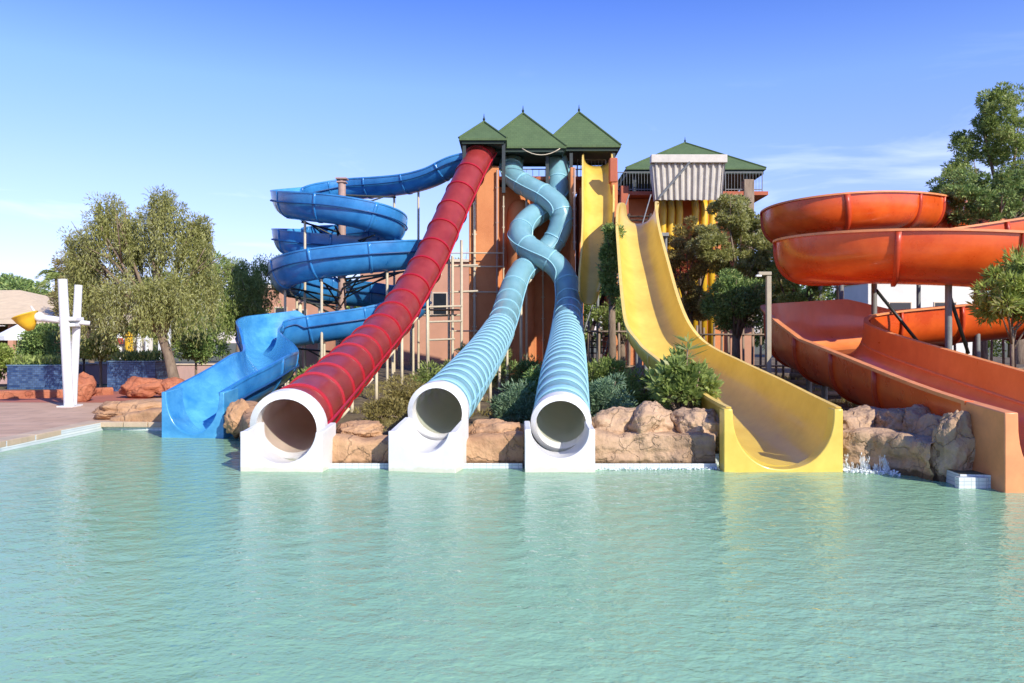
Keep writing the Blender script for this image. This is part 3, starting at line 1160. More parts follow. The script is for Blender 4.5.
for nm, pts, ycut, cx, lab, sd in (('a', A_PTS, 26.5, 421.5, 'left aqua tube slide, crossing over the other one high up, white outlet bending left', 1),
                                   ('b', B_PTS, 27.0, 560.0, 'right aqua tube slide with pale rings, nearest the middle, white outlet facing straight ahead', 2)):
    path = Path(pts, step=.1, smooth=6)
    o0 = P(cx, 472, 13.47)
    t = thing('aqua_tube_slide', lab, 'water slide', tuple(o0), 'twin aqua tube slides')
    s_c = float(np.interp(ycut, path.p[:, 1], path.s))
    r = .48
    AQ.append(path)
    tube_part('ringed_tube', path.sub(.04, s_c), r + .03, .03, M['aqua'], t, lambda s, q=.66: .018 * math.cos((s - .66) * 2 * math.pi / .66))
    tube_part('upper_tube', path.sub(s_c, path.len), r, .03, M['aqua'], t)
    me = ring_mesh(r + .04, .24, .014)
    s = .66
    while s < s_c - .2:
        put_ring('pale_ring', me, path, s, t, M['aqua_band'])
        s += .66
    me2 = ring_mesh(r, .07, .028)
    s = s_c + .1
    k = 0
    while s < path.len - .2:
        put_ring('joint_flange', me2, path, s, t, M['aqua_band'])
        s += 1.25
    for u in (-r - .03, r + .03):
        rail('side_flange', path.sub(.3, path.len - .1), u, 0, .028, M['aqua_band'], t)
    # dark joint strips, one pipe along the top of the twisted stretch
    put_ring('mouth_collar', ring_mesh(r - .015, .3, .085), path, .16, t, M['white'])
    white_outlet(t, o0, 1.19, .68 if nm == 'a' else .72, .49, .80 if nm == 'a' else .72, .88, (.84 if nm == 'a' else .78), (.92 if nm == 'a' else .71), -.20 if nm == 'a' else .0)
    for s in np.arange(3.0, path.len - 2.0, 3.1):
        v_support(t, path, float(s), r + .03, M['cream_steel'], .4)

# ------------------------------------------------------------------ front yellow slide
def rimpt(px, py, D, h):
    p = P(px, py, D)
    p.z -= h
    return p


Y_PTS = [(rimpt(642, 213, 33.2, 0.85), 0.62, 0.85), (rimpt(641, 204, 31.8, 0.85), 0.62, 0.85), (rimpt(638, 203, 30.3, 0.8), 0.64, 0.8), (rimpt(637, 211, 29.2, 0.8), 0.66, 0.8), (rimpt(638, 231, 27.6, 0.8), 0.68, 0.8), (rimpt(643, 262, 25.4, 0.78), 0.72, 0.78), (rimpt(650, 300, 23, 0.75), 0.76, 0.75), (rimpt(658, 327, 21.5, 0.75), 0.82, 0.75), (rimpt(672, 344, 20.5, 0.8), 0.88, 0.8), (rimpt(696, 359, 19, 0.9), 0.94, 0.9), (rimpt(729, 378, 17, 1), 0.99, 1), (rimpt(760, 396, 15.2, 1), 0.97, 1), (rimpt(782, 407, 13.9, 1.02), 0.9, 1.02)]
Y_PTS = [((a[0], a[1], max(a[2], .04)), b, c) for a, b, c in Y_PTS]
yp = Path([q[0] for q in Y_PTS], [q[1:] for q in Y_PTS], step=.12, smooth=8)
t = thing('yellow_slide', 'large open yellow slide in front, dropping steeply then curving right into the pool', 'water slide', tuple(P(783, 472, 13.5)), 'yellow open slides')
trough(yp, t, 'chute', M['yellow'], M['yellow'], M['yellow_lip'], 0, 1, None, 2.2, .05, .09)
me_o = outlet(Vector(P(783, 472, 13.5)) + Vector((0, -.03, .05)), t, 'splash_outlet', M['yellow'], M['yellow'], .86, .98, 2.02, 1.02, .3, 2.2, -.45, None, 0)
for s in np.arange(1.6, yp.len - 1.5, 1.9):
    trough_band(yp, float(s), t, 'joint_band', M['yellow_lip'], 2.2, .05, .035, .09)
for s in np.arange(2.0, yp.len - 6, 2.6):
    p, T, S, U, e = yp.at(float(s))
    post(t, 'support_post', (p.x, p.y, p.z - .06), .45, .07, M['grey_steel'])
bm = bmesh.new()
pt = yp.at(0.2)[0]
box(bm, (pt.x, pt.y + .8, pt.z - .1), (2.2, 1.8, .14))
for dx in (-1, 1):
    for dy in (0.1, 1.5):
        cyl(bm, (pt.x + dx, pt.y + dy, .4), (pt.x + dx, pt.y + dy, pt.z - .1), .07, .07, 10)
obj('start_platform', bm, M['grey_steel'], t)

# back yellow slide, steep, beside the tower
B2 = [(P(597.5, 166, 36.0), .60), (P(597.5, 172, 34.6), .60), (P(598, 200, 33.2), .60), (P(598, 235, 31.8), .56), (P(596, 264, 30.8), .48), (P(592, 290, 30.0), .38), (P(589.5, 304, 29.4), .30)]
b2 = Path([q[0] for q in B2], [(q[1], .55) for q in B2], step=.12, smooth=8)
t = thing('yellow_slide', 'narrow steep yellow slide behind, coming straight down beside the orange tower', 'water slide', (b2.p[-1][0], b2.p[-1][1], .5), 'yellow open slides')
trough(b2, t, 'chute', M['yellow'], M['yellow'], M['yellow_lip'], 0, 1, None, 2.6, .05, .07)
for s in (2, 4.2, 6.4, 8.6):
    trough_band(b2, s, t, 'joint_band', M['yellow_lip'], 2.6, .05, .035, .09)
for s in (6.2,):
    p = b2.at(s)[0]
    post(t, 'support_post', (p.x, p.y, p.z - .06), .6, .06, M['grey_steel'])

# ------------------------------------------------------------------ blue spiral slide
BL = [(470, 163, 34.6), (456, 166, 34.2), (440, 176, 33.8), (415, 184, 33.6), (385, 188, 33.5), (345, 191, 33.2), (310, 196, 32.4), (290, 201, 31.2), (287, 205, 29.9), (305, 208, 28.7), (335, 211, 28.2), (365, 217, 28.2), (386, 225, 29.0), (392, 232, 30.4), (378, 236, 32.0),
      (345, 239, 32.9), (312, 240, 32.6), (292, 241, 31.6), (287, 243, 30.5), (302, 247, 29.8), (335, 250, 29.8), (375, 252, 30.3), (405, 254, 30.0), (420, 255, 28.9), (416, 255, 27.4), (395, 257, 26.5), (360, 260, 26.1), (320, 265, 26.2), (295, 271, 26.9), (284, 278, 28.1),
      (292, 285, 29.6), (315, 290, 30.7), (350, 294, 31.3), (385, 297, 31.2), (408, 301, 30.3), (416, 306, 29.0), (402, 313, 28.0), (375, 320, 27.4), (340, 326, 26.8), (308, 331, 26.6), (284, 335, 26.4), (266, 339, 25.8), (258, 345, 24.8), (261, 352, 23.8), (268, 360, 22.9), (271, 369, 22.1), (264, 380, 21.3), (245, 395, 20.4), (221, 411, 19.5), (202, 424, 18.85)]
def spin(D):
    return D + 5.5 * max(0, min(1, (D - 21) / 5))


BL = [(px, py, spin(D)) for px, py, D in BL]
for i_, D_ in enumerate((36.6, 36.6, 36.9, 37.5, 38.1)):
    BL[i_] = (BL[i_][0], BL[i_][1], D_)
BW = []
for i, (px, py, D) in enumerate(BL):
    p = P(px, py, D)
    j = i / (len(BL) - 1)
    q_ = min(1, max(.0, (i - 2) / 7))
    w_, h_, hl = .62, .68 + .42 * q_, .68 + .42 * q_
    if i > 38:
        w_ = .62 + .10 * min(1, (i - 38) / 7)
        f_ = max(0, min(1, (i - 38) / 6)); h_ = hl = 1.10 - .12 * f_; p.z += .04 * f_
    p.z -= .33 + .18 * q_
    if i >= 40:
        p.z = max(p.z, .1)
    # the outer wall is higher where the channel turns hard
    if 38 <= i <= 43:
        pass
    BW.append((p, w_, h_, hl))
BW[-1][0].z = .10
BW[-2][0].z = .33
BW[-3][0].z = .62
BW[-4][0].z = .92
bp_ = Path([q[0] for q in BW], [q[1:] for q in BW], step=.12, smooth=14)
# raise the wall at the turn seen behind the outlet
sa = bp_.s[int(np.linalg.norm(bp_.p - np.array(P(307, 331, spin(26.6))), axis=1).argmin())]
sb = bp_.s[int(np.linalg.norm(bp_.p - np.array(P(268, 362, spin(22.9))), axis=1).argmin())]
for i in range(len(bp_.s)):
    q = bp_.s[i]
    bp_.e[i][1] += .34 * max(0, min(1, (q - sa) / .3, (sb - q) / 1.6))
t = thing('blue_spiral_slide', 'blue open spiral slide winding round a central post, ending at the far left pool corner', 'water slide', tuple(P(193, 438, 18.2)))
trough(bp_, t, 'chute', M['blue'], M['blue_in'], M['blue'], 0, 1, 2, 2.15, .045, .07, 20)
for sg in (1, -1):
    rail('wall_joint', bp_, (lambda e, sg=sg: sg * (e[0] + .06)), (lambda e: .57 * e[1]), .028, M['blue_dark'], t)
s = 1.2
while s < bp_.len - 1:
    trough_band(bp_, float(s), t, 'joint_band', M['blue'], 2.15, .045, .03, .10, 0, 1, 2)
    s += 2.1
e_ = bp_.at(bp_.len)[0]
outlet(P(192.5, 438, 18.25) + Vector((0, 0, .10)), t, 'splash_outlet', M['blue_in'], M['blue_in'], .64, .98, 1.50, 1.0, .75, 2.15, -.4, [(0, .95), (.75, 1.02)], -.10)
# central post and arms
cx, cy = P(342, 300, 36.1).x, 36.1
bm = bmesh.new()
cyl(bm, (cx, cy, .2), (cx, cy, P(342, 178, 36.1).z), .19, .17, 16)
box(bm, (cx, cy, P(342, 179, 36.1).z), (.5, .5, .06))
box(bm, (cx, cy, P(342, 182.5, 36.1).z), (.42, .42, .05))
for zz in (3.6, 5.2, 6.8, 8.4):
    cyl(bm, (cx, cy, zz), (cx, cy, zz + .12), .24, .24, 16)
obj('central_post', bm, M['brown_steel'], t)
for s in np.arange(4.0, bp_.len - 9, 1.75):
    p, T, S, U, e = bp_.at(float(s))
    d = Vector((cx, cy, 0)) - Vector((p.x, p.y, 0))
    if p.y < 29 or d.length > 5.4 or d.length < .6:
        continue
    bm = bmesh.new()
    cyl(bm, (cx, cy, p.z - .35), (p.x, p.y, p.z - .12), .05, .04, 8)
    cyl(bm, (cx, cy, p.z - 1.05), (p.x + d.x * .25, p.y + d.y * .25, p.z - .2), .035, .035, 8)
    obj('support_arm', bm, M['dark_steel'], t)
for px, py, D in ((297, 268, 28.2), (312, 210, 28.9), (322, 262, 26.4), (385, 262, 26.4), (404, 186, 33.5), (437, 178, 33.8), (364, 322, 27.2), (322, 330, 26.6), (390, 318, 27.6), (287, 335, 26.0), (408, 303, 29.6), (300, 244, 30.0)):
    p = P(px, py, spin(D))
    ds = np.linalg.norm(bp_.p - np.array(p), axis=1)
    q = bp_.p[int(ds.argmin())]
    below = 0.3
    # stop on the ground only where nothing of the slide lies beneath
    post(t, 'support_post', (q[0], q[1], q[2] - .06), below, .055, M['cream_steel'])
for s in (bp_.len - 6.3, bp_.len - 4.4, bp_.len - 2.8):
    p, T, S, U, e = bp_.at(float(s))
    bm = bmesh.new()
    for sg in (-1, 1):
        cyl(bm, p + Vector((S.x, S.y, 0)) * sg * .8 + Vector((0, 0, -p.z + .1)), p + S * sg * .35 - Vector((0, 0, .05)), .04, .04, 8)
    cyl(bm, p + S * -.6 - Vector((0, 0, .08)), p + S * .6 - Vector((0, 0, .08)), .04, .04, 8)
    obj('support_trestle', bm, M['grey_steel'], t)

# ------------------------------------------------------------------ orange raft slide
OR = [  # x, y, z of the bottom, half width, outer (+u) height, inner height
    (18.0, 33.9, 6.85, 1.1), (16.6, 32.3, 6.72, 1.1), (15.1, 30.7, 6.55, 1.1), (13.6, 29.4, 6.36, 1.12), (12.1, 28.9, 6.22, 1.15), (11.0, 29.5, 6.1, 1.15), (10.9, 30.8, 6.02, 1.15), (12.0, 31.9, 5.95, 1.2), (15, 32.6, 5.9, 1.2), (20, 32.4, 5.8, 1.2),
    (24.5, 31, 5.75, 1.2), (26.4, 28.5, 5.65, 1.2), (25.2, 26.3, 5.55, 1.2), (22.5, 25.5, 5.4, 1.2), (18.0, 25.6, 5.10, 1.2), (14.0, 25.4, 4.55, 1.2), (11.2, 24.8, 4.15, 1.25), (9.4, 23.6, 4.0, 1.3), (8.9, 22.3, 3.9, 1.3), (9.8, 21.2, 3.82, 1.3), (11.8, 20.7, 3.72, 1.3),
    (15.0, 20.7, 3.5, 1.3), (18.5, 21.0, 3.2, 1.3), (20.8, 22.2, 3.0, 1.3), (21.4, 24.0, 2.8, 1.3), (20.0, 25.7, 2.62, 1.3), (17.0, 26.4, 2.42, 1.3), (14.0, 26.5, 2.15, 1.3), (11.6, 26.2, 1.95, 1.35), (9.9, 25.3, 1.78, 1.38), (9.0, 23.8, 1.58, 1.38), (8.75, 22.0, 1.32, 1.35), (8.75, 19.5, .95, 1.3),
    (8.72, 16.5, .52, 1.3), (8.65, 14.2, .22, 1.3), (8.6, 12.7, .06, 1.28)]
OE = []
for i, q in enumerate(OR):
    h = 1.2
    OE.append((q[3], h, h))
op = Path([q[:3] for q in OR], OE, step=.14, smooth=12)
for i in range(len(op.s)):
    x, y, z = op.p[i]
    # T x Z = +u side; in the left-hand turns the outer wall (towards -x) is -u or +u: raise both a little, outer more
    if z < 2.6 and y > 20.5 and x < 13.5:
        g = min(1, (y - 20.5) / 3.2) * min(1, (13.5 - x) / 1.5)
        outer = 1 if (op.S[i] @ np.array([-1.0, .35, 0])) > 0 else 2
        op.e[i][outer] += .5 * g
t = thing('orange_raft_slide', 'wide red-orange raft slide looping in three tiers down to the pool on the right', 'water slide', (8.6, 11.7, 0))
trough(op, t, 'chute', M['orange'], M['orange_in'], M['orange_lip'], 0, 1, 2, 3.0, .06, .14)
rail('inner_ridge', op.sub(op.len - 11.5, op.len), (lambda e: -(e[0] * .985 - .03)), .60, .035, M['orange_lip'], t)
s = 1.0
while s < op.len - 2:
    trough_band(op, float(s), t, 'rib', M['orange_rib'], 3.0, .055, .075, .10, 0, 1, 2)
    s += 2.35
outlet(Vector((8.55, 11.62, .05)), t, 'splash_outlet', M['orange_lip'], M['orange_in'], 1.16, 1.16, 2.72, 1.2, 1.15, 3.0, -.45, [(0, 1.12), (1.15, 1.22)], 0)
for (x, y) in ((11.9, 28.8), (12.5, 32.3), (17.0, 33.3), (11.3, 24.85), (11.4, 20.8), (14.9, 25.5), (17.2, 25.6), (15.6, 20.75), (8.75, 22.3), (8.75, 19.6), (8.72, 17.2), (11.7, 26.3), (14.4, 26.5), (8.95, 24.0), (16.6, 20.8)):
    zs = [q[2] for q in op.p if abs(q[0] - x) < .5 and abs(q[1] - y) < .5]
    if not zs:
        continue
    post(t, 'support_post', (x, y, min(zs) - .08 if y < 24.5 and x < 9.2 else max(zs) - .08), .45, .085, M['grey_steel'])
for (a, b) in (((11.3, 24.85, 3.9), (12.5, 24.2, 2.0)), ((11.4, 20.8, 3.5), (12.6, 22.0, 1.9))):
    bm = bmesh.new()
    cyl(bm, a, b, .05, .05, 8)
    obj('brace', bm, M['dark_steel'], t, True)

# ------------------------------------------------------------------ slide towers
def pyramid_roof(parent, c, hx, hy, ze, za, name='roof', val=.5):
    c = Vector(c)
    bm = bmesh.new()
    n = 1
    apex = Vector((c.x, c.y, za))
    cs = [Vector((c.x + sx * hx, c.y + sy * hy, ze)) for sx, sy in ((-1, -1), (1, -1), (1, 1), (-1, 1))]
    lo = [q - Vector((0, 0, .08)) for q in cs]
    va = bm.verts.new(apex)
    vb = [bm.verts.new(q) for q in cs]
    vl = [bm.verts.new(q) for q in lo]
    for i in range(4):
        bm.faces.new((vb[i], vb[(i + 1) % 4], va))
        bm.faces.new((vl[i], vl[(i + 1) % 4], vb[(i + 1) % 4], vb[i]))
    bm.faces.new(vl[::-1])
    ro = obj(name, bm, M['green_roof'], parent)
    bm = bmesh.new()
    box(bm, (c.x, c.y, ze - .105), (hx * 2 - .12, hy * 2 - .12, .05))
    obj('soffit', bm, M['dark_green'], ro)
    # hip ridges
    bm = bmesh.new()
    for q in cs:
        cyl(bm, q + Vector((0, 0, .02)), apex + Vector((0, 0, .02)), .05, .05, 6)
    obj('hip_ridge', bm, M['green_roof'], ro)
    bm = bmesh.new()
    for i in range(4):
        a, b = cs[i], cs[(i + 1) % 4]
        mid = (a + b) / 2
        d = (b - a)
        inw = (Vector((c.x, c.y, mid.z)) - mid).normalized() * .12
        rz = math.atan2(d.y, d.x)
        box(bm, mid + inw - Vector((0, 0, .085 + val / 2)), (d.length - .24 - (.1 if i % 2 else 0), .05, val), rz)
    obj('valance', bm, M['dark_green'], ro)
    bm = bmesh.new()
    cyl(bm, apex - Vector((0, 0, .1)), apex + Vector((0, 0, .08)), .08, .04, 8)
    bmesh.ops.create_icosphere(bm, subdivisions=2, radius=.06, matrix=Matrix.Translation(apex + Vector((0, 0, .12))))
    cyl(bm, apex + Vector((0, 0, .15)), apex + Vector((0, 0, .36)), .03, .008, 8)
    obj('finial', bm, M['dark_green'], ro, True)
    return ro


def railing(parent, a, b, z, h=1.05, m=None, sp=.16):
    a, b = Vector((*a, z)), Vector((*b, z))
    bm = bmesh.new()
    n = max(2, int((b - a).length / sp))
    up = Vector((0, 0, 1))
    for hh in (h, .12):
        cyl(bm, a + up * hh, b + up * hh, .028, .028, 6)
    for i in range(n + 1):
        p = a.lerp(b, i / n)
        rr = .03 if i in (0, n) else .012
        cyl(bm, p, p + up * h, rr, rr, 5)
    return obj('railing', bm, m or M['grey_steel'], parent)


def wall_piece(parent, c, s, m, name='wall', bev=.04):
    bm = bmesh.new()
    box(bm, c, s, 0, bev)
    return obj(name, bm, m, parent)


TB = .5
t = thing('slide_tower', 'tall orange slide tower with three green pyramid roofs above the tube slides', 'tower', (.6, 36, TB), 'slide towers')
ST = M['stucco']
zt1 = P(0, 165, 33.6).z
wall_piece(t, (-1.24, 37.0, (zt1 + .3 + TB) / 2), (1.32, 3.8, zt1 + .3 - TB), ST)
wall_piece(t, (1.0, 37.4, (P(0, 183, 35).z + TB) / 2), (3.2, 3.2, P(0, 183, 35).z - TB), ST)
# rounded buttress on the front, with a domed head
bm = bmesh.new()
bx, by, br = .40, 35.75, .62
bz = P(0, 212, 34.6).z
seg = 28
prof = [(br, TB)] + [(br, z) for z in np.linspace(TB + .5, bz, 12)] + [(br * math.cos(a), bz + br * 1.2 * math.sin(a)) for a in np.linspace(.15, math.pi / 2 - .02, 9)]
rows = [[bm.verts.new((bx + r_ * math.cos(2 * math.pi * k / seg), by + r_ * math.sin(2 * math.pi * k / seg), z)) for k in range(seg)] for r_, z in prof]
for a, b in zip(rows[:-1], rows[1:]):
    for k in range(seg):
        bm.faces.new((a[k], a[(k + 1) % seg], b[(k + 1) % seg], b[k]))
bm.faces.new(rows[-1])
obj('buttress', bm, ST, t, True)
wall_piece(t, (2.60, 35.4, (zt1 + TB) / 2), (.22, 2.8, zt1 - TB), ST)
wall_piece(t, (2.98, 35.2, (P(0, 168, 33).z + TB) / 2 - .3), (.18, 2.2, P(0, 168, 33).z - TB - .6), ST)
wall_piece(t, (4.24, 34.6, (P(0, 176, 33).z + TB) / 2), (.26, 3.4, P(0, 176, 33).z - TB), ST)
wall_piece(t, (4.20, 33.1, P(0, 168, 33).z - .1), (.32, .5, 1.0), M['stucco2'], 'cap_block')
# deck at the top
bm = bmesh.new()
zd = P(0, 164, 34).z - .35
box(bm, (.9, 36.9, zd), (6.8, 3.4, .16), 0, .02)
obj('start_deck', bm, M['stucco2'], t)
railing(t, (-.3, 36.1), (.3, 36.1), zd + .08)
railing(t, (3.0, 36.6), (4.3, 36.6), zd + .08)
railing(t, (-1.7, 38.4), (4.3, 38.4), zd + .08, 1.0, None, .3)
# roof posts
for x, y in ((-2.0, 33.4), (-.35, 33.4), (1.55, 35.0), (2.62, 35.3), (-.9, 36.9), (1.9, 37.2), (4.5, 35.3), (4.5, 37.6), (-2.0, 35.6)):
    bm = bmesh.new()
    box(bm, (x, y, (zd - 1.0 + 10.56) / 2), (.14, .14, 10.56 - zd + 1.0))
    obj('roof_post', bm, M['dark_steel'], t)
# roofs
pyramid_roof(t, (P(484, 0, 34.5).x, 34.5, 0), 1.0, 1.35, P(0, 138.5, 33.2).z, P(0, 122, 34.5).z, val=.12)
pyramid_roof(t, (P(523, 0, 36).x, 35.9, 0), 1.85, 1.55, P(0, 146.5, 34.4).z, P(0, 113.5, 35.9).z, val=.14)
pyramid_roof(t, (P(579, 0, 36.6).x, 36.6, 0), 1.72, 1.55, P(0, 145.0, 35.0).z, P(0, 112.5, 36.6).z, val=.14)
# hanging chain under the middle roof
bm = bmesh.new()
c0, c1 = P(522, 149, 34.2), P(560, 149, 34.2)
tube_chain(bm, [c0.lerp(c1, f) - Vector((0, 0, .28 * (1 - (2 * f - 1) ** 2))) - Vector((0, .1, 0)) for f in np.linspace(0, 1, 9)], [.02] * 9, 6)
obj('hanging_chain', bm, M['cream_steel'], t, True)
# pipes clamped to the front
for px, y0, y1, rr, mm in ((474.5, 188, 342, .055, 'cream_steel'), (497, 170, 345, .04, 'brown_steel'), (503.5, 196, 300, .03, 'cream_steel'), (543, 265, 372, .04, 'cream_steel'), (574.5, 168, 250, .045, 'brown_steel')):
    bm = bmesh.new()
    D = 34.98 if px < 505 else (35.74 if px == 543 else 33.3)
    a, b = P(px, y1, D), P(px, y0, D)
    cyl(bm, a, b, rr, rr, 8)
    for k in range(5):
        q = a.lerp(b, (k + .5) / 5)
        box(bm, q + Vector((0, .03, 0)), (rr * 3.4, .07, .05))
    obj('wall_pipe', bm, M[mm], t)
for py in (253, 266.5, 292, 331):
    bm = bmesh.new()
    a, b = P(449, py, 34.7), P(503, py, 34.7)
    cyl(bm, a, b, .03, .03, 6)
    obj('cross_pipe', bm, M['cream_steel'], t)
# arched dark doorway low in the tower, and panel joints
for px in (508, 560):
    bm = bmesh.new()
    p = P(px, 352, 35.7)
    box(bm, (p.x, 35.79, 1.45), (.7, .06, 1.9), 0, .01)
    obj('door', bm, M['wood'], t)

# scaffold of cream pipes left of the tower
t = thing('pipe_scaffold', 'cream pipe scaffold with ledgers between the red slide and the orange tower', 'scaffold', tuple(P(440, 372, 31) * Vector((1, 1, 0)) if False else (P(440, 372, 31).x, 31, .7)))
for px, D, top in ((452.5, 31, 256), (461.5, 31, 240), (428, 30, 310), (452.5, 33, 256), (461.5, 33, 240)):
    p = P(px, top, D)
    post(t, 'upright', (p.x, p.y, p.z), .6, .055, M['cream_steel'])
for (x0, x1, py, D) in ((428, 462, 307, 30.6), (428, 462, 316, 31.6), (428, 462, 322, 30.6), (452, 478, 266, 31.1), (452, 478, 292, 31.1), (428, 455, 340, 30.6), (452, 462, 350, 31.1)):
    bm = bmesh.new()
    cyl(bm, P(x0, py, D), P(x1, py - 1, D), .04, .04, 6)
    obj('ledger', bm, M['cream_steel'], t)
bm = bmesh.new()
for q in range(7):
    box(bm, P(441, 308, 30.7) + Vector((0, .1 + q * .14, -.05)), (1.4, .12, .04))
obj('plank_platform', bm, M['wood'], t)

# second tower with the big green roof
t = thing('slide_tower', 'wider slide tower behind on the right, one broad green roof, white corrugated hood', 'tower', (9.7, 46, .9), 'slide towers')
zd2 = P(0, 194, 44).z - .1
pyramid_roof(t, (P(685, 0, 46.5).x, 46.5, 0), 3.85, 2.8, P(0, 168, 43.7).z, P(0, 143, 46.5).z, val=.22)
bm = bmesh.new()
box(bm, (9.7, 46.5, zd2), (8.4, 6.6, .2))
obj('start_deck', bm, M['stucco2'], t)
for x, y in ((6.8, 44.2), (13.0, 44.2), (6.8, 48.8), (13.0, 48.8), (9.9, 44.2)):
    bm = bmesh.new()
    box(bm, (x, y, (zd2 + 11.5) / 2), (.18, .18, 11.5 - zd2))
    obj('roof_post', bm, M['dark_steel'], t)
railing(t, (5.6, 43.3), (8.0, 43.3), zd2 + .1, 1.05)
railing(t, (11.6, 43.3), (13.6, 43.3), zd2 + .1, 1.05)
railing(t, (5.6, 49.7), (13.6, 49.7), zd2 + .1, 1.05)
wall_piece(t, (P(748, 0, 43.4).x, 43.6, (P(0, 180, 43.4).z + .9) / 2), (.55, .9, P(0, 180, 43.4).z - .9), M['wood'], 'brick_pier')
wall_piece(t, (P(624.5, 0, 43.1).x, 43.3, (P(0, 186, 43.1).z + .9) / 2), (.42, .6, P(0, 186, 43.1).z - .9), M['stucco2'], 'pier')
wall_piece(t, (P(619, 0, 42.6).x, 42.9, (P(0, 204, 42.6).z + .9) / 2), (.34, .5, P(0, 204, 42.6).z - .9), M['stucco2'], 'pier')
wall_piece(t, (9.4, 44.3, (P(0, 198, 44).z + .9) / 2), (6.2, .3, P(0, 198, 44).z - .9), M['stucco'], 'front_wall')
for i, px in enumerate((662, 670, 678, 694, 703, 711)):
    bm = bmesh.new()
    x = P(px, 0, 43.6).x
    tube_chain(bm, [(x, 43.5, P(0, 199, 43.6).z), (x + .02, 43.3, P(0, 212, 43.6).z), (x, 43.5, P(0, 240, 43.6).z), (x, 43.55, 1.5)], [.2, .2, .2, .2], 12)
    obj('yellow_pipe', bm, M['paint_yellow'], t, True)
# white corrugated hood leaning out over the front
bm = bmesh.new()
n = 46
top, bot = P(652, 163, 41.6), P(655, 200, 41.9)
top2, bot2 = P(725, 162, 41.6), P(722, 200, 41.9)
rows = []
for i in range(n + 1):
    f = i / n
    a, b = top.lerp(top2, f), bot.lerp(bot2, f)
    off = Vector((0, -.07 if (i // 2) % 2 else .05, 0))
    rows.append([bm.verts.new(a + off), bm.verts.new(b + off), bm.verts.new(a + off + Vector((0, .04, 0))), bm.verts.new(b + off + Vector((0, .04, 0)))])
for a, b in zip(rows[:-1], rows[1:]):
    bm.faces.new((a[0], b[0], b[1], a[1]))
    bm.faces.new((a[2], a[3], b[3], b[2]))
    bm.faces.new((a[1], b[1], b[3], a[3]))
hd = obj('corrugated_hood', bm, M['hood'], t)
bm = bmesh.new()
mid = (P(652, 159, 41.5) + P(726, 158.5, 41.5)) / 2
box(bm, mid + Vector((0, .15, 0)), (P(727, 0, 41.5).x - P(651, 0, 41.5).x, .5, .42), 0, .03)
obj('hood_box', bm, M['hood'], hd)
bm = bmesh.new()
cyl(bm, P(690, 162, 41.3), P(659, 198, 41.6), .06, .06, 8)
obj('brace', bm, M['grey_steel'], hd)
for px0, px1 in ((653, 656), (724, 721)):
    bm = bmesh.new()
    a, b = P(px0, 163, 41.6), P(px1, 200, 41.9)
    bm.faces.new([bm.verts.new(q) for q in (a, b, b + Vector((0, .5, 0)), a + Vector((0, .9, 0)))])
    ob = obj('hood_side', bm, M['hood'], hd)
    sm = ob.modifiers.new('s', 'SOLIDIFY'); sm.thickness = .04
# planted bank behind the pool
LOW = np.concatenate([np.c_[RP.p[:, :2], RP.p[:, 2] - .62 - .25, np.full(len(RP.p), 1.1)]]
                     + [np.c_[q.p[:, :2], q.p[:, 2] - .55 - .2, np.full(len(q.p), .95)] for q in AQ]
                     + [np.c_[q.p[:, :2], q.p[:, 2] - .16, np.full(len(q.p), w_)] for q, w_ in ((yp, 1.3), (bp_, 1.0), (op, 1.65), (b2, .7))]
                     + [np.array([[x, y, -.3, w_] for x, y, w_ in ((-4, 13.9, 1.0), (-1.5, 13.9, .9), (.8, 13.9, .9), (4.6, 13.9, 1.3), (-7.3, 18.6, 1.1), (8.6, 12.6, 1.7))])])
LOW = LOW[LOW[:, 2] < 1.6]


def bank_h(x, y):
    h = bank_raw(x, y)
    d2 = (LOW[:, 0] - x) ** 2 + (LOW[:, 1] - y) ** 2
    k = d2 < LOW[:, 3] ** 2
    if k.any():
        h = min(h, float(LOW[k, 2].min()))
    return h


def bank_raw(x, y):
    h = .30 + .021 * max(0, y - 15) + .09 * noise.noise(Vector((x * .5, y * .5, 0))) + .03 * noise.noise(Vector((x * 2.2, y * 2.2, 3)))
    e = min(1, max(0, (y - 14.25) / .5))
    l = min(1, max(0, (x + 5.3 + max(0, (y - 15.5)) * .17) / .8))
    return h * e * l - .35 * (1 - e * l)


def bank():
    xs = np.concatenate([np.linspace(-9.5, 12, 150), np.linspace(12.5, 34, 40)])
    ys = np.concatenate([np.linspace(13.2, 24, 60), np.linspace(24.5, 62, 50)])
    V, Fc = [], []
    for y in ys:
        for x in xs:
            h = bank_h(x, y)
            inside = (x > 5.6 and y < 14.6) or y < 14.3
            V.append((x, y, h))
    nx = len(xs)
    for j in range(len(ys) - 1):
        for i in range(nx - 1):
            a = j * nx + i
            Fc.append((a, a + 1, a + nx + 1, a + nx))
    me = bpy.data.meshes.new('garden_soil')
    me.from_pydata(V, [], Fc)
    me.shade_smooth()
    return struct(link('garden_soil', me, M['soil']))


bank()

# dry grass tufts on the bank: nobody could count them
n = 9000
gx = rng.uniform(-5, 12, n); gy = rng.uniform(14.8, 34, n)
keep = [noise.noise(Vector((x * .6, y * .6, 9))) > -.05 for x, y in zip(gx, gy)]
gp = np.array([(x, y, bank_h(x, y)) for x, y, k in zip(gx, gy, keep) if k])
gp = np.repeat(gp, 6, 0) + rng.normal(0, .05, (len(gp) * 6, 3)) * [1, 1, 0]
g = leaves('grass', gp, np.tile([0, 0, 1.0], (len(gp), 1)), .16, .02, M['leaf_autumn'], None, .5)
struct(g, 'stuff')

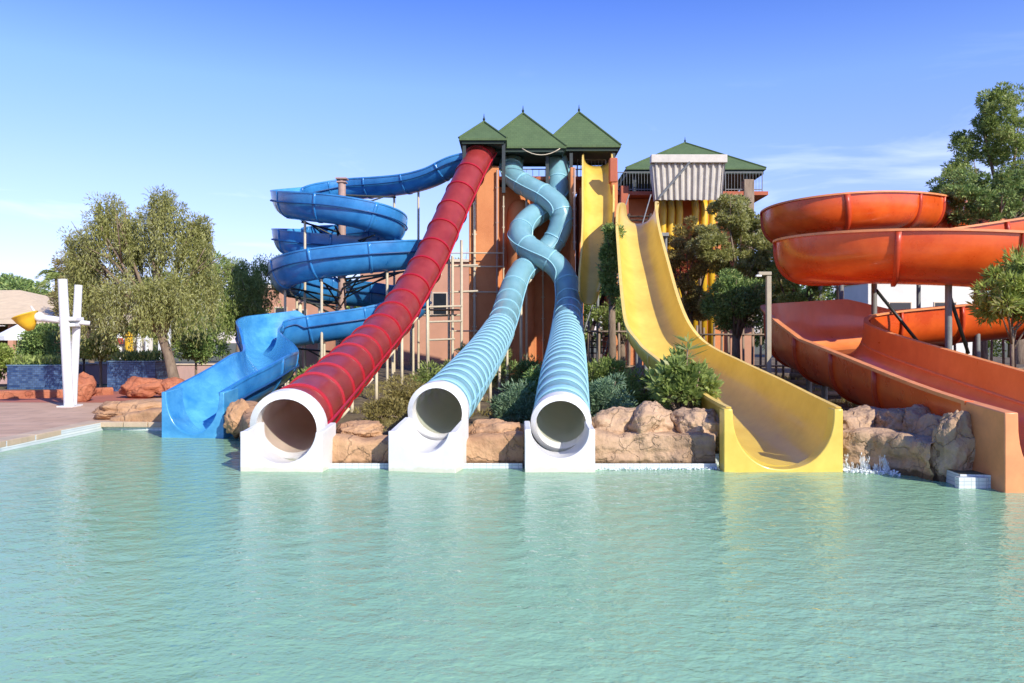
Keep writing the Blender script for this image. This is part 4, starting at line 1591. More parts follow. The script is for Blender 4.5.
# ------------------------------------------------------------------ rock edge of the pool
def rock_edge(name, label, pts, top, m, seed, bulge=.12, crev=True, thick=.9, group=None):
    """a run of moulded rock cladding standing in the water along the pool edge"""
    L = [0]
    for a, b in zip(pts[:-1], pts[1:]):
        L.append(L[-1] + (Vector(b) - Vector(a)).length)
    tot = L[-1]
    nu = int(tot / .05)
    V, Fc = [], []
    nv = 26
    for i in range(nu + 1):
        s = tot * i / nu
        j = max(k for k in range(len(L)) if L[k] <= s + 1e-9)
        j = min(j, len(pts) - 2)
        f = (s - L[j]) / (L[j + 1] - L[j])
        a, b = Vector((*pts[j], 0)), Vector((*pts[j + 1], 0))
        p = a.lerp(b, f)
        t = (b - a).normalized()
        nrm = Vector((t.y, -t.x, 0))
        if nrm.y > 0:
            nrm = -nrm
        hh = top[0] + (top[1] - top[0]) * (s / tot) + .10 * noise.noise(Vector((s * .9, seed, 0))) + .05 * noise.noise(Vector((s * 2.6, seed, 5)))
        for k in range(nv + 1):
            q = k / nv
            if q < .6:
                z = -.3 + (hh + .3) * (q / .6)
                back = 0
            else:
                z = hh + .06 * math.sin((q - .6) / .4 * math.pi) - .12 * ((q - .6) / .4) ** 2
                back = (q - .6) / .4 * thick
            rnd = .10 * max(0, (q - .45)) * 2.2 if q < .6 else .033 + 0
            pt = p - nrm * (back + (rnd ** 1.2 if q >= .45 and q < .6 else (.03 if q >= .6 else 0)))
            pt.z = z
            pp = Vector((pt.x, pt.y, pt.z)) + Vector((seed, 0, 0))
            d = bulge * noise.noise(pp * 1.5) + bulge * .55 * noise.noise(pp * 4) + bulge * .25 * noise.noise(pp * 11) + bulge * .12 * noise.noise(pp * 24)
            if crev:
                cz = .26 + .07 * noise.noise(Vector((s * .8, seed, 2)))
                d -= .10 * math.exp(-((z - cz) / .035) ** 2) * (.6 + .6 * noise.noise(Vector((s * 1.4, seed, 8))))
            pt += nrm * d
            pt.z += d * .4 if q > .55 else 0
            V.append(pt)
    for i in range(nu):
        for k in range(nv):
            a = i * (nv + 1) + k
            Fc.append((a, a + 1, a + nv + 2, a + nv + 1))
    me = bpy.data.meshes.new(name)
    me.from_pydata(V, [], Fc)
    me.shade_smooth()
    o = link(name, me, m)
    return tag(o, label, 'rock wall', group)


RW = 'moulded rock walls along the pool edge'
rock_edge('rock_wall', 'ochre rock wall at the water between the red slide and the left aqua slide', [(-3.26, 14.06), (-2.12, 14.06)], (.50, .44), M['rock2'], 2, .05, False, group=RW)
rock_edge('rock_wall', 'smooth ochre rock wall at the water between the two aqua tube outlets', [(-.92, 14.06), (.2, 14.06)], (.46, .54), M['rock2'], 5, .05, False, group=RW)
rock_edge('rock_wall', 'tan rock wall with a dark crevice between the aqua tube and the yellow slide', [(1.40, 14.06), (3.58, 14.06)], (.58, .58), M['rock'], 8, .13, group=RW)
rock_edge('rock_wall', 'tan rock wall with water trickling down it right of the yellow slide', [(5.64, 13.84), (6.12, 13.62), (6.52, 13.1), (6.66, 12.55)], (.6, .62), M['rock'], 12, .16, group=RW)
rock_edge('rock_wall', 'low beige rock ledge at the water left of the blue slide outlet', [(-10.1, 19.98), (-8.1, 19.72)], (.30, .62), M['rock2'], 15, .06, False, group=RW)
rock_edge('rock_wall', 'ochre rock wall between the blue slide and the red slide outlets', [(-6.45, 18.95), (-6.1, 17.9), (-5.15, 15.6), (-4.95, 15.1)], (.75, .5), M['rock2'], 18, .1, False, .5, group=RW)

# light waterline tiles standing 3 mm proud of the wall, as strips
bm = bmesh.new()
for (a, b) in (((-3.24, 13.86), (-2.15, 13.86)), ((-.9, 13.86), (.18, 13.86)), ((1.43, 13.83), (3.55, 13.83))):
    box(bm, ((a[0] + b[0]) / 2, a[1], .03), (b[0] - a[0], .05, .12))
struct(obj('waterline_tiles', bm, M['white_tile']))
bm = bmesh.new()
box(bm, (6.92, 12.0, .0), (.44, .12, .34), 0, .01)
o = obj('tiled_pier', bm, M['white_tile'])
tag(o, 'small white tiled pier at the foot of the rocks beside the orange slide', 'pier')

RK = 'boulders along the pool edge'
for nm, lab, px, py, D, s, sd, mm, rz in (
    ('boulder', 'round tan boulder nearest the right aqua tube, behind the rock wall', 621, 428, 14.75, (.62, .42, .36), 1, 'rock', .3),
    ('boulder', 'large domed tan boulder in the middle of the rocks, left of the leafy shrub', 650, 424, 14.85, (.78, .46, .38), 2, 'rock', 1.2),
    ('boulder', 'pointed tan boulder under the leafy shrub left of the yellow slide', 690, 428, 14.7, (.60, .40, .36), 3, 'rock', 2.0),
    ('boulder', 'dark shaded boulder touching the left side of the yellow slide outlet', 712, 430, 14.75, (.27, .3, .42), 4, 'rock', 2.6),
    ('boulder', 'flat tan boulder just right of the yellow slide outlet', 862, 424, 15.0, (.70, .42, .34), 5, 'rock', .5),
    ('boulder', 'rough tan boulder on top of the trickling rock wall', 896, 428, 14.5, (.55, .42, .36), 6, 'rock', 1.7),
    ('boulder', 'grey-brown boulder behind the tall rock column', 925, 430, 14.1, (.55, .45, .42), 7, 'rock', .9),
    ('boulder', 'tall rounded rock column beside the white tiled pier', 953, 456, 12.65, (.33, .34, .74), 8, 'rock', 1.1),
    ('boulder', 'dark narrow boulder in the shade between the rock column and the orange slide', 929, 446, 13.4, (.26, .42, .5), 9, 'rock', .4),
    ('boulder', 'low ochre boulder between the red and the left aqua slide', 362, 432, 14.9, (.5, .4, .2), 10, 'rock2', .4),
    ('boulder', 'humped ochre boulder between the two aqua tubes', 495, 437, 14.7, (.7, .45, .32), 11, 'rock2', .1),
    ('boulder', 'ochre boulder between the blue slide and the red slide outlet', 240, 420, 18.0, (.36, .4, .42), 12, 'rock2', .1),
    ('boulder', 'wide beige boulder left of the blue slide outlet at the pool corner', 134, 412, 20.9, (1.15, .7, .34), 13, 'rock2', .1),
):
    rock(nm, lab, P(px, py, D), s, sd, M[mm], RK, rz)

# foam where water runs over the rocks and slides into the pool
def foam(name, x0, x1, y, y1, seed, amp=.04):
    n = int((x1 - x0) / .035)
    V, Fc = [], []
    for i in range(n + 1):
        x = x0 + (x1 - x0) * i / n
        yy = y + (y1 - y) * i / n
        for k in range(9):
            q = k / 8
            d = (q - .5) * (.12 + .12 * noise.noise(Vector((x * 2, seed, 0))))
            z = .025 + amp * (1 - (2 * q - 1) ** 2) * (.55 + .9 * abs(noise.noise(Vector((x * 9, q * 4, seed))))) - (.05 if k in (0, 8) else 0)
            V.append((x, yy - .05 + d, z))
    for i in range(n):
        for k in range(8):
            a = i * 9 + k
            Fc.append((a, a + 1, a + 10, a + 9))
    me = bpy.data.meshes.new(name)
    me.from_pydata(V, [], Fc)
    me.shade_smooth()
    return struct(link(name, me, M['foam']), 'stuff')


n = 900
f_ = rng.uniform(0, 1, n)
fp = np.stack([5.62 + f_ * .75, 13.66 - f_ * .42 - np.abs(rng.normal(0, .09, n)), np.abs(rng.normal(0, .022, n))], 1)
n2 = 700
f2 = rng.uniform(0, 1, n2)
fp2 = np.stack([1.45 + f2 * 2.1, 13.80 - np.abs(rng.normal(0, .05, n2)), np.abs(rng.normal(0, .012, n2))], 1)
fp = np.concatenate([fp, fp2])
struct(leaves('foam', fp, rng.normal(0, 1, (len(fp), 3)) * [1, 1, .3], .045, .035, M['foam'], None), 'stuff')
# thin water threads running down the right-hand rocks
tp = []
for k in range(34):
    f = random.random()
    x, y = 5.66 + f * .66, 13.72 - f * .36
    h = random.uniform(.10, .34)
    for q in range(46):
        u = random.random()
        tp.append((x + random.gauss(0, .012), y - .02 - random.uniform(0, .05) - .04 * (1 - u), h * u))
struct(leaves('water_trickle', np.array(tp), np.tile([0, 0, -1.0], (len(tp), 1)), .06, .007, M['foam'], None, .12), 'stuff')
# ------------------------------------------------------------------ left side of the place
GZ = DECK_Z - .02
# red floor ring and low terracotta kerb behind the deck
bm = bmesh.new()
vs = [bm.verts.new((x, y, GZ + .008)) for x, y in ((-40, 27.0), (-13.5, 26.2), (-12.6, 28.5), (-12.4, 33), (-40, 33.4))]
bm.faces.new(vs)
struct(obj('play_floor', bm, M['red_floor']))
bm = bmesh.new()
tube_pts = [Vector((x, y, .0)) for x, y in ((-26, 27.4), (-21, 27.5), (-18.3, 27.9), (-16.2, 28.9), (-15.3, 30.3))]
kp = Path(tube_pts, step=.3)
kt = thing('kerb_wall', 'low curved terracotta kerb wall on the far side of the deck', 'kerb', (-20, 27.5, GZ))
sweep('kerb', kp, lambda i, p: [(-.22, -.1), (.22, -.1), (.22, .42), (.16, .48), (-.16, .48), (-.22, .42)], M['red_rock'], kt)
bm.free()

# planters faced with blue blocks
for px0, px1, pyt, pyb, lab in ((7, 62, 366, 389, 'blue mosaic planter box at the far left, behind the white crossed poles'),
                                (107, 155, 362, 391, 'blue mosaic planter box in front of the pepper tree, beside the red boulder')):
    D = 1.98 * F / (pyb - HZ)
    a, b = P(px0, pyb, D), P(px1, pyt, D)
    t = thing('planter', lab, 'planter', ((a.x + b.x) / 2, D + .8, GZ), 'blue mosaic planters')
    bm = bmesh.new()
    box(bm, ((a.x + b.x) / 2, D + .8, (b.z + GZ) / 2 - .03), (b.x - a.x, 1.6, b.z - GZ + .06), 0, .02)
    obj('planter_wall', bm, M['mosaic'], t)
    bm = bmesh.new()
    box(bm, ((a.x + b.x) / 2, D + .8, b.z + .025), (b.x - a.x + .06, 1.66, .05), 0, .012)
    obj('planter_rim', bm, M['blue_tile'], t)
    n = 900
    pp = np.stack([rng.uniform(a.x + .1, b.x - .1, n), rng.uniform(D + .1, D + 1.5, n), rng.uniform(b.z, b.z + .3, n)], 1)
    g = leaves('planting', pp, np.tile([0, 0, .8], (n, 1)), .22, .07, M['leaf_mid'], t)

# red and brown moulded boulders
rock('boulder', 'red domed boulder beside the right-hand blue planter', P(144, 388, 28.5), (.78, .55, .42), 31, M['red_rock'], 'red boulders on the deck', .2)
rock('boulder', 'small red boulder at the foot of the pepper tree trunk', P(172, 388, 28.6), (.5, .45, .34), 33, M['red_rock'], 'red boulders on the deck', .9)
rock('boulder', 'brown cracked boulder right behind the white crossed poles', P(83, 390, 26.8), (.42, .4, .52), 35, M['red_rock'], 'red boulders on the deck', .5)
rock('boulder', 'beige flat boulder between the deck and the blue slide outlet', P(118, 415, 22.6), (1.0, .8, .26), 37, M['rock2'], RK, .1)

# white crossed poles with a cross arm and a yellow tipping bucket
b0 = P(69, 405, 24.6)
t = thing('water_feature', 'white crossed poles with a cross arm and yellow tipping bucket on the deck', 'water feature', (b0.x, 24.6, GZ))
for (p0, p1, r0, mm) in ((P(69, 405, 24.6), P(62.5, 279, 24.4), .145, 'paint_white'), (P(72.5, 398, 24.9), P(78.5, 285, 24.9), .125, 'paint_white')):
    bm = bmesh.new()
    p0.z = GZ
    cyl(bm, p0, p1, r0, r0 * .92, 18)
    box(bm, (p0.x, p0.y, GZ + .02), (r0 * 3.4, r0 * 3.4, .04))
    o = obj('pole', bm, M[mm], t, True)
    o.data.set_sharp_from_angle(angle=R(40))
bm = bmesh.new()
cyl(bm, P(42, 318, 24.3), P(90, 323.5, 24.9), .11, .07, 14)
obj('cross_arm', bm, M['paint_white'], t, True)
bm = bmesh.new()
box(bm, P(70, 319, 24.65), (.62, .5, .12), 0, .03)
box(bm, P(70, 325, 24.65), (.5, .4, .1), 0, .03)
obj('clamp', bm, M['paint_white'], t)
bm = bmesh.new()
bmesh.ops.create_uvsphere(bm, u_segments=16, v_segments=10, radius=.15, matrix=Matrix.Translation(P(39.5, 317, 24.3)))
cyl(bm, P(37, 316, 24.3), P(31, 306, 24.3), .06, .02, 8)
obj('end_cap', bm, M['paint_white'], t, True)
bm = bmesh.new()
prof = [(.10, 0), (.20, .14), (.29, .30), (.35, .46), (.37, .47), (.37, .50), (.33, .50), (.27, .30), (.08, .06)]
ax = Vector((-.35, -.1, 1)).normalized()
sd = ax.orthogonal().normalized(); s2 = ax.cross(sd)
c0 = P(31, 330, 24.3)
rows = [[bm.verts.new(c0 + ax * h + (sd * math.cos(k * math.pi / 10) + s2 * math.sin(k * math.pi / 10)) * r_) for k in range(20)] for r_, h in prof]
for a, b in zip(rows[:-1], rows[1:]):
    for k in range(20):
        bm.faces.new((a[k], a[(k + 1) % 20], b[(k + 1) % 20], b[k]))
bm.faces.new(rows[0][::-1])
bm.faces.new(rows[-1])
cyl(bm, P(39, 318, 24.3), P(24, 318, 24.3), .03, .03, 8)
obj('tipping_bucket', bm, M['paint_yellow'], t, True)

# restaurant roof at the far left
t = thing('pavilion', 'low pavilion with a tan hipped roof and dark veranda at the far left', 'building', (-29, 50, GZ))
bm = bmesh.new()
D = 46
ex0, ex1 = -44.0, P(61, 0, 44).x
ze, za = P(0, 319, 44).z, P(0, 289, 50).z
cs = [Vector(q) for q in ((ex0, 44, ze), (ex1, 44, ze), (ex1, 60, ze), (ex0, 60, ze))]
ap = [Vector((-40, 52, za)), Vector((P(10, 0, 50).x, 51, za))]
v = [bm.verts.new(q) for q in cs]; a = [bm.verts.new(q) for q in ap]
for f in ((v[0], v[1], a[1], a[0]), (v[1], v[2], a[1]), (v[2], v[3], a[0], a[1]), (v[3], v[0], a[0])):
    bm.faces.new(f)
obj('roof', bm, M['roof_tan'], t)
bm = bmesh.new()
box(bm, ((ex0 + ex1) / 2, 44.0, ze - .14), (ex1 - ex0 + .1, .12, .26))
box(bm, (ex1, 52, ze - .14), (.12, 16, .26))
obj('fascia', bm, M['roof_lip'], t)
bm = bmesh.new()
box(bm, ((ex0 + ex1) / 2 - 1, 49, (ze + GZ) / 2 - .2), (ex1 - ex0 - 3, .2, ze - GZ - .2))
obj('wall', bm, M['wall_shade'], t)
for x in (-37, -34, -31, -28, ex1 - .6):
    bm = bmesh.new()
    box(bm, (x, 44.6, (ze + GZ) / 2 - .1), (.3, .3, ze - GZ - .3), 0, .02)
    obj('column', bm, M['wall_tan'], t)
# white parasol and play figures near the hedge
t = thing('parasol', 'small white parasol in front of the dark veranda at the far left', 'parasol', tuple(P(18, 372, 40) * Vector((1, 1, 0)) if False else (P(18, 0, 40).x, 40, GZ)))
bm = bmesh.new()
p = P(18, 324, 40)
for k in range(8):
    a0, a1 = k * math.pi / 4, (k + 1) * math.pi / 4
    e0, e1 = p + Vector((math.cos(a0) * 1.05, math.sin(a0) * 1.05, -.62)), p + Vector((math.cos(a1) * 1.05, math.sin(a1) * 1.05, -.62))
    v = [bm.verts.new(q) for q in (p, e0, e1, e1 - Vector((0, 0, .2)), e0 - Vector((0, 0, .2)))]
    bm.faces.new((v[0], v[1], v[2])); bm.faces.new((v[1], v[4], v[3], v[2]))
obj('canopy', bm, M['paint_white'], t)
bm = bmesh.new(); cyl(bm, (p.x, p.y, GZ), p, .04, .04, 8); obj('pole', bm, M['paint_white'], t)

# hedges and clipped bushes on the left
shrub('hedge', 'dark square clipped hedge left of the white crossed poles', 'hedge', P(44, 378, 36) , (1.0, .7, 1.25), 9000, .12, .07, M['leaf_dark'], None, 3, 60, .45, 5)
shrub('bush', 'light green rounded bush cut off by the left edge of the photo', 'bush', (P(-2, 0, 35).x, 35, .5), (.85, .8, .85), 5000, .12, .07, M['leaf_light'], 'rounded bushes on the left', 4, 30, .35)
def topiary(lab, px, py, D, rr, lm, seed, squash=1.0):
    c = P(px, py, D)
    tree('ball_tree', lab, 'tree', (c.x, D, GZ), (c.x, D, c.z), (rr * .75, rr * .75, rr * .7 * squash), 34, rr * .42, 7000, .11, .07, lm, M['bark'], .06, 'clipped ball trees', seed, .3, limbs=5)
topiary('light green ball-shaped tree between the crossed poles and the blue planter', 101, 348, 34, .80, M['leaf_light'], 11)
topiary('light green ball-shaped tree half hidden behind the crossed poles', 84, 350, 36, .55, M['leaf_light'], 12)
topiary('dark green ball-shaped tree right of the pepper tree trunk', 196, 348, 33, .72, M['leaf_dark'], 13)

# pepper tree and others on the left
bx = P(177, 0, 30.5).x
tree('pepper_tree', 'large weeping pepper tree with a forked trunk behind the blue planter', 'tree', (bx, 30.5, GZ), (P(141, 0, 30.5).x, 31, P(0, 268, 31).z), (2.75, 2.4, 2.55), 64, .42, 56000, .15, .036, M['leaf_pepper'], M['bark'], .20, 'loose trees on the left', 21, .25, weep=2.0, zmin=-.5, lean=(.1, .1), limbs=20, lobes=[(82, 245, .75, .75, 14, .3), (108, 222, .85, .95, 18, 0), (140, 240, 1.1, 1.1, 22, .4), (165, 215, .8, .9, 16, -.2), (192, 238, .8, 1.0, 18, 0), (205, 285, .5, .7, 9, .2), (75, 290, .55, .7, 9, 0), (135, 295, 1.2, .7, 16, -.6), (178, 292, .9, .7, 14, -.4), (108, 300, .6, .6, 8, .5)])
tree('olive_tree', 'smaller bushy tree right of the pepper tree, behind the blue slide', 'tree', (P(236, 0, 40).x, 40, GZ), (P(241, 0, 40).x, 40, P(0, 292, 40).z), (1.75, 1.7, 2.3), 46, .6, 24000, .15, .045, M['leaf_mid'], M['bark'], .14, 'loose trees on the left', 23, .2, weep=1.2)
tree('olive_tree', 'pale bushy tree left of the pepper tree, its top below the pepper tree', 'tree', (P(92, 0, 44).x, 44, GZ), (P(90, 0, 44).x, 44, P(0, 300, 44).z), (2.0, 1.8, 2.4), 42, .7, 20000, .17, .05, M['leaf_autumn'], M['bark'], .16, 'loose trees on the left', 24, .2)
tree('olive_tree', 'low bushy tree seen behind the pepper tree trunk', 'tree', (P(165, 0, 52).x, 52, GZ), (P(165, 0, 52).x, 52, 2.9), (3.8, 2, 2.0), 40, .8, 20000, .2, .07, M['leaf_mid'], M['bark'], .16, 'loose trees on the left', 25, .2)
tree('pine_tree', 'dark far-off tree above the pavilion roof at the left edge', 'tree', (P(8, 0, 90).x, 90, GZ), (P(8, 0, 90).x, 90, P(0, 298, 90).z), (3.6, 3, 2.8), 40, 1.1, 16000, .4, .16, M['leaf_dark'], M['bark_dark'], .3, 'far trees', 26, .2)
tree('pine_tree', 'dark far-off tree just right of the pavilion roof ridge', 'tree', (P(36, 0, 95).x, 95, GZ), (P(36, 0, 95).x, 95, P(0, 306, 95).z), (3.2, 3, 2.6), 40, 1.0, 14000, .4, .16, M['leaf_dark'], M['bark_dark'], .3, 'far trees', 27, .2)
# palm
def palm(lab, px, py, D, rr, seed):
    c = P(px, py, D)
    t = thing('palm_tree', lab, 'tree', (c.x, D, GZ))
    bm = bmesh.new()
    tube_chain(bm, [(c.x, D, GZ - .2), (c.x + .1, D, c.z * .5), c], [.26, .2, .17], 8)
    obj('trunk', bm, M['bark'], t, True)
    pts, ds = [], []
    rg = random.Random(seed)
    for k in range(26):
        a = k * 2.4
        el = rg.uniform(-.2, 1.1)
        d = Vector((math.cos(a) * math.cos(el), math.sin(a) * math.cos(el), math.sin(el)))
        for j in range(46):
            f = j / 46
            q = c + d * rr * f - Vector((0, 0, rr * .75 * f * f))
            side = d.cross(Vector((0, 0, 1))).normalized()
            for sg in (-1, 1):
                pts.append(q); ds.append(d * .5 + side * sg - Vector((0, 0, .45)))
    leaves('crown', pts, [tuple(x) for x in ds], rr * .26, rr * .028, M['leaf_mid'], t, .1)
palm('slender palm whose fronds rise behind the tan pavilion roof', 57, 275, 60, 1.7, 3)

# colourful play house far left behind the planter
t = thing('play_house', 'small white and yellow play house behind the right-hand blue planter', 'play house', (P(133, 0, 40).x, 40, GZ))
D = 40
for i, (px, w_, mm, top) in enumerate(((119, .28, 'paint_white', 338), (129, .42, 'paint_yellow', 336), (139, .26, 'paint_white', 338), (147, .2, 'paint_white', 340))):
    bm = bmesh.new()
    x = P(px, 0, D).x
    zt = P(0, top, D).z
    cyl(bm, (x, D, GZ), (x, D, zt), w_ / 2, w_ / 2 * .9, 12)
    cyl(bm, (x, D, zt), (x, D, zt + .22), w_ / 2 * 1.25, .02, 12)
    obj('column', bm, M[mm], t)
bm = bmesh.new()
box(bm, (P(133, 0, D).x, D + .4, 1.4), (1.6, .1, 2.0))
obj('back_wall', bm, M['wall_white'], t)
bm = bmesh.new()
box(bm, (P(120, 0, D).x, D - .2, P(0, 341, D).z), (.5, .1, .3), 0, .03)
obj('panel', bm, M['paint_red'], t)
t = thing('shade_frame', 'white frame of thin posts behind the pepper tree trunk', 'frame', (P(165, 0, 44).x, 44, GZ))
for px in (160, 169.5):
    bm = bmesh.new(); x = P(px, 0, 44).x
    box(bm, (x, 44, 1.75), (.14, .14, 3.1)); obj('post', bm, M['paint_white'], t)
bm = bmesh.new(); box(bm, (P(165, 0, 44).x, 44, 3.36), (.8, .14, .12)); obj('beam', bm, M['paint_white'], t)
# pink low wall and red-white stall at the back left
t = thing('garden_wall', 'long low pink garden wall at the back of the deck, left half', 'wall', (-16, 38, GZ))
wall_piece(t, (-21.6, 38.2, GZ + .45), (9.2, .25, .95), M['wall_pink'], 'wall', .02)
bm = bmesh.new(); box(bm, (-21.6, 38.2, GZ + .96), (9.3, .35, .07), 0, .015); obj('wall_cap', bm, M['roof_lip'], t)
t = thing('garden_wall', 'low pink garden wall behind the pepper tree trunk', 'wall', (-13.6, 37.2, GZ))
wall_piece(t, (-13.9, 37.2, GZ + .45), (5.4, .25, .95), M['wall_pink'], 'wall', .02)
bm = bmesh.new(); box(bm, (-13.9, 37.2, GZ + .96), (5.5, .35, .07), 0, .015); obj('wall_cap', bm, M['roof_lip'], t)
for px, lab in ((4, 'red and white striped stall cloth at the left edge'), (157, 'red and white lounger cloth behind the pepper tree trunk')):
    D = 36.5
    p = P(px, 360, D)
    t = thing('sun_lounger', lab, 'lounger', (p.x, D, GZ), 'red and white loungers')
    bm = bmesh.new()
    for sx in (-.55, .55):
        for sy in (-.25, .25):
            cyl(bm, (p.x + sx, D + sy, GZ), (p.x + sx, D + sy, 1.0), .03, .03, 6)
    obj('frame', bm, M['paint_white'], t)
    bm = bmesh.new()
    box(bm, (p.x, D, 1.05), (1.3, .6, .1), 0, .03)
    box(bm, (p.x - .45, D, 1.3), (.12, .6, .6), 0, .03)
    obj('cushion', bm, M['paint_red'], t)
    bm = bmesh.new()
    box(bm, (p.x + .1, D - .02, 1.115), (.4, .62, .03))
    obj('towel', bm, M['paint_white'], t)

# ------------------------------------------------------------------ far buildings
def building(lab, x0, x1, D, zt, m, wins, roof=None, depth=6, nm='building'):
    t = thing(nm, lab, 'building', ((x0 + x1) / 2, D + depth / 2, GZ))
    wall_piece(t, ((x0 + x1) / 2, D + depth / 2, (zt + GZ) / 2), (x1 - x0, depth, zt - GZ), m, 'wall', .03)
    bm = bmesh.new()
    box(bm, ((x0 + x1) / 2, D + depth / 2, zt + .08), (x1 - x0 + .3, depth + .3, .18), 0, .02)
    obj('parapet', bm, roof or M['roof_lip'], t)
    for (wx, wz, ww, wh) in wins:
        bm = bmesh.new()
        box(bm, (wx, D - .02, wz), (ww + .16, .08, wh + .16))
        f = obj('window', bm, M['roof_lip'], t)
        bm = bmesh.new()
        box(bm, (wx, D - .05, wz), (ww, .06, wh))
        obj('pane', bm, M['glass_dark'], f)
    return t
building('orange building part seen between the olive tree and the blue spiral slide', P(256, 0, 48).x, P(318, 0, 48).x, 48, P(0, 288, 48).z, M['wall_tan'], [(P(262, 0, 48).x, 3.5, .7, 1.2), (P(281, 0, 48).x, 3.6, .6, 1.3), (P(300, 0, 48).x, 3.5, .7, 1.2)])
building('brown building with tan columns behind the blue and red slides', P(360, 0, 50).x, P(470, 0, 50).x, 50, P(0, 262, 50).z, M['wall_tan'], [(P(q, 0, 50).x, 4.6, .8, 1.3) for q in (376, 392, 408, 424, 440)])
building('low white building seen under the orange raft slide', P(868, 0, 62).x, P(975, 0, 62).x, 62, P(0, 282, 62).z, M['wall_white'], [(P(q, 0, 62).x, 4.8, 1.6, .9) for q in (900, 945)])
t = thing('arcade', 'row of tan columns with a beam under the blue spiral slide', 'arcade', (P(350, 0, 44).x, 44, GZ))
for px in (300, 320, 338, 352, 368, 384, 400, 412):
    bm = bmesh.new(); x = P(px, 0, 44).x
    cyl(bm, (x, 44, GZ), (x, 44, P(0, 303, 44).z), .13, .11, 10); obj('column', bm, M['cream_steel'], t, True)
bm = bmesh.new(); box(bm, (P(356, 0, 44).x, 44, P(0, 301, 44).z), (6.5, .3, .25)); obj('beam', bm, M['brown_steel'], t)
bm = bmesh.new(); box(bm, (P(356, 0, 44).x, 44.9, P(0, 299, 44).z), (6.7, 1.9, .1)); obj('roof', bm, M['brown_steel'], t)

# ------------------------------------------------------------------ shrubs and trees in the middle
SG = 'shrubs planted behind the rocks'
def sh(lab, px, pyb, D, rx, rz_, n, L, W, lm, seed, k=22, cr=.3):
    x = P(px, 0, D).x
    return shrub('shrub', lab, 'shrub', (x, D, bank_h(x, D)), (rx, rx * .8, rz_), n, L, W, lm, SG, seed, k, cr)
sh('blue-green feathery shrub between the two aqua tubes', 517, 0, 17.6, .42, .46, 4500, .10, .022, M['leaf_grey'], 41, 26, .25)
sh('dark low shrub beside the left side of the right aqua tube', 536, 0, 18.6, .3, .6, 2500, .1, .03, M['leaf_dark'], 42)
sh('large blue-green feathery shrub right of the right aqua tube', 606, 0, 17.4, .5, .56, 6500, .10, .022, M['leaf_grey'], 43, 34, .28)
sh('taller green shrub farther back, right of the right aqua tube', 603, 0, 21.5, .5, .7, 4200, .12, .04, M['leaf_mid'], 44, 26, .35)
sh('low green shrub under the front yellow slide', 640, 0, 20.5, .7, .45, 4500, .11, .04, M['leaf_mid'], 45, 26, .3)
sh('olive shrub between the red slide and the left aqua tube', 408, 0, 20.5, .45, .42, 3200, .1, .03, M['leaf_autumn'], 46, 24, .3)
sh('green shrub in front of the cream pipe scaffold', 440, 0, 25.5, .7, .5, 3800, .12, .04, M['leaf_mid'], 47, 24, .35)
sh('dark shrub at the foot of the orange tower, between the aqua tubes', 530, 0, 26, .7, .5, 3200, .12, .04, M['leaf_dark'], 48, 24, .35)
sh('dry olive shrub under the red tube slide', 385, 0, 18.2, .4, .25, 2000, .1, .03, M['leaf_autumn'], 49, 20, .25)
sh('green shrub left of the red tube slide, under the blue slide', 312, 0, 23.5, .6, .5, 3500, .11, .035, M['leaf_mid'], 50, 20, .3)
sh('round shrub at the foot of the tower beneath the cross pipe', 480, 0, 30.5, 1.0, .8, 6000, .13, .045, M['leaf_mid'], 51, 24, .4)
# leafy broad shrub in front of the yellow slide: whorls of long leaves
c = P(684, 0, 16.0)
t = thing('rubber_shrub', 'leafy shrub with big glossy leaves and a spiky top left of the yellow slide outlet', 'shrub', (c.x, 15.6, bank_h(c.x, 15.6)))
cl = ellipsoid_clumps((P(682, 0, 15.6).x, 15.7, P(0, 385, 15.6).z), (.62, .5, .52), 62, .35, 77)
bm = bmesh.new()
for q in cl[::3]:
    tube_chain(bm, [(c.x, 15.6, .3), Vector((c.x, 15.6, .3)).lerp(Vector(q), .55) + Vector((0, 0, .08)), q], [.035, .022, .01], 6)
tip = P(688, 342, 15.6)
tube_chain(bm, [(c.x, 15.6, .5), P(686, 375, 15.6), tip], [.035, .022, .012], 6)
obj('stem', bm, M['bark'], t, True)
pts, ds = [], []
for q in cl:
    ax = (q - np.array([c.x, 15.6, .5])); ax /= np.linalg.norm(ax)
    for k in range(34):
        v = rng.normal(0, 1, 3); v /= np.linalg.norm(v)
        pts.append(q + v * .09); ds.append(v + ax * .6)
leaves('foliage', pts, ds, .17, .075, M['leaf_light'] if False else M['leaf_mid'], t, .2)
pts, ds = [], []
for lv, zz in enumerate(np.linspace(0, .62, 5)):
    for k in range(9):
        a = k * 2 * math.pi / 9 + lv
        pts.append(np.array(tip) - [0, 0, zz]); ds.append((math.cos(a), math.sin(a), .5 - lv * .12))
leaves('top_whorl', pts, ds, .36, .055, M['leaf_mid'], t, .12)

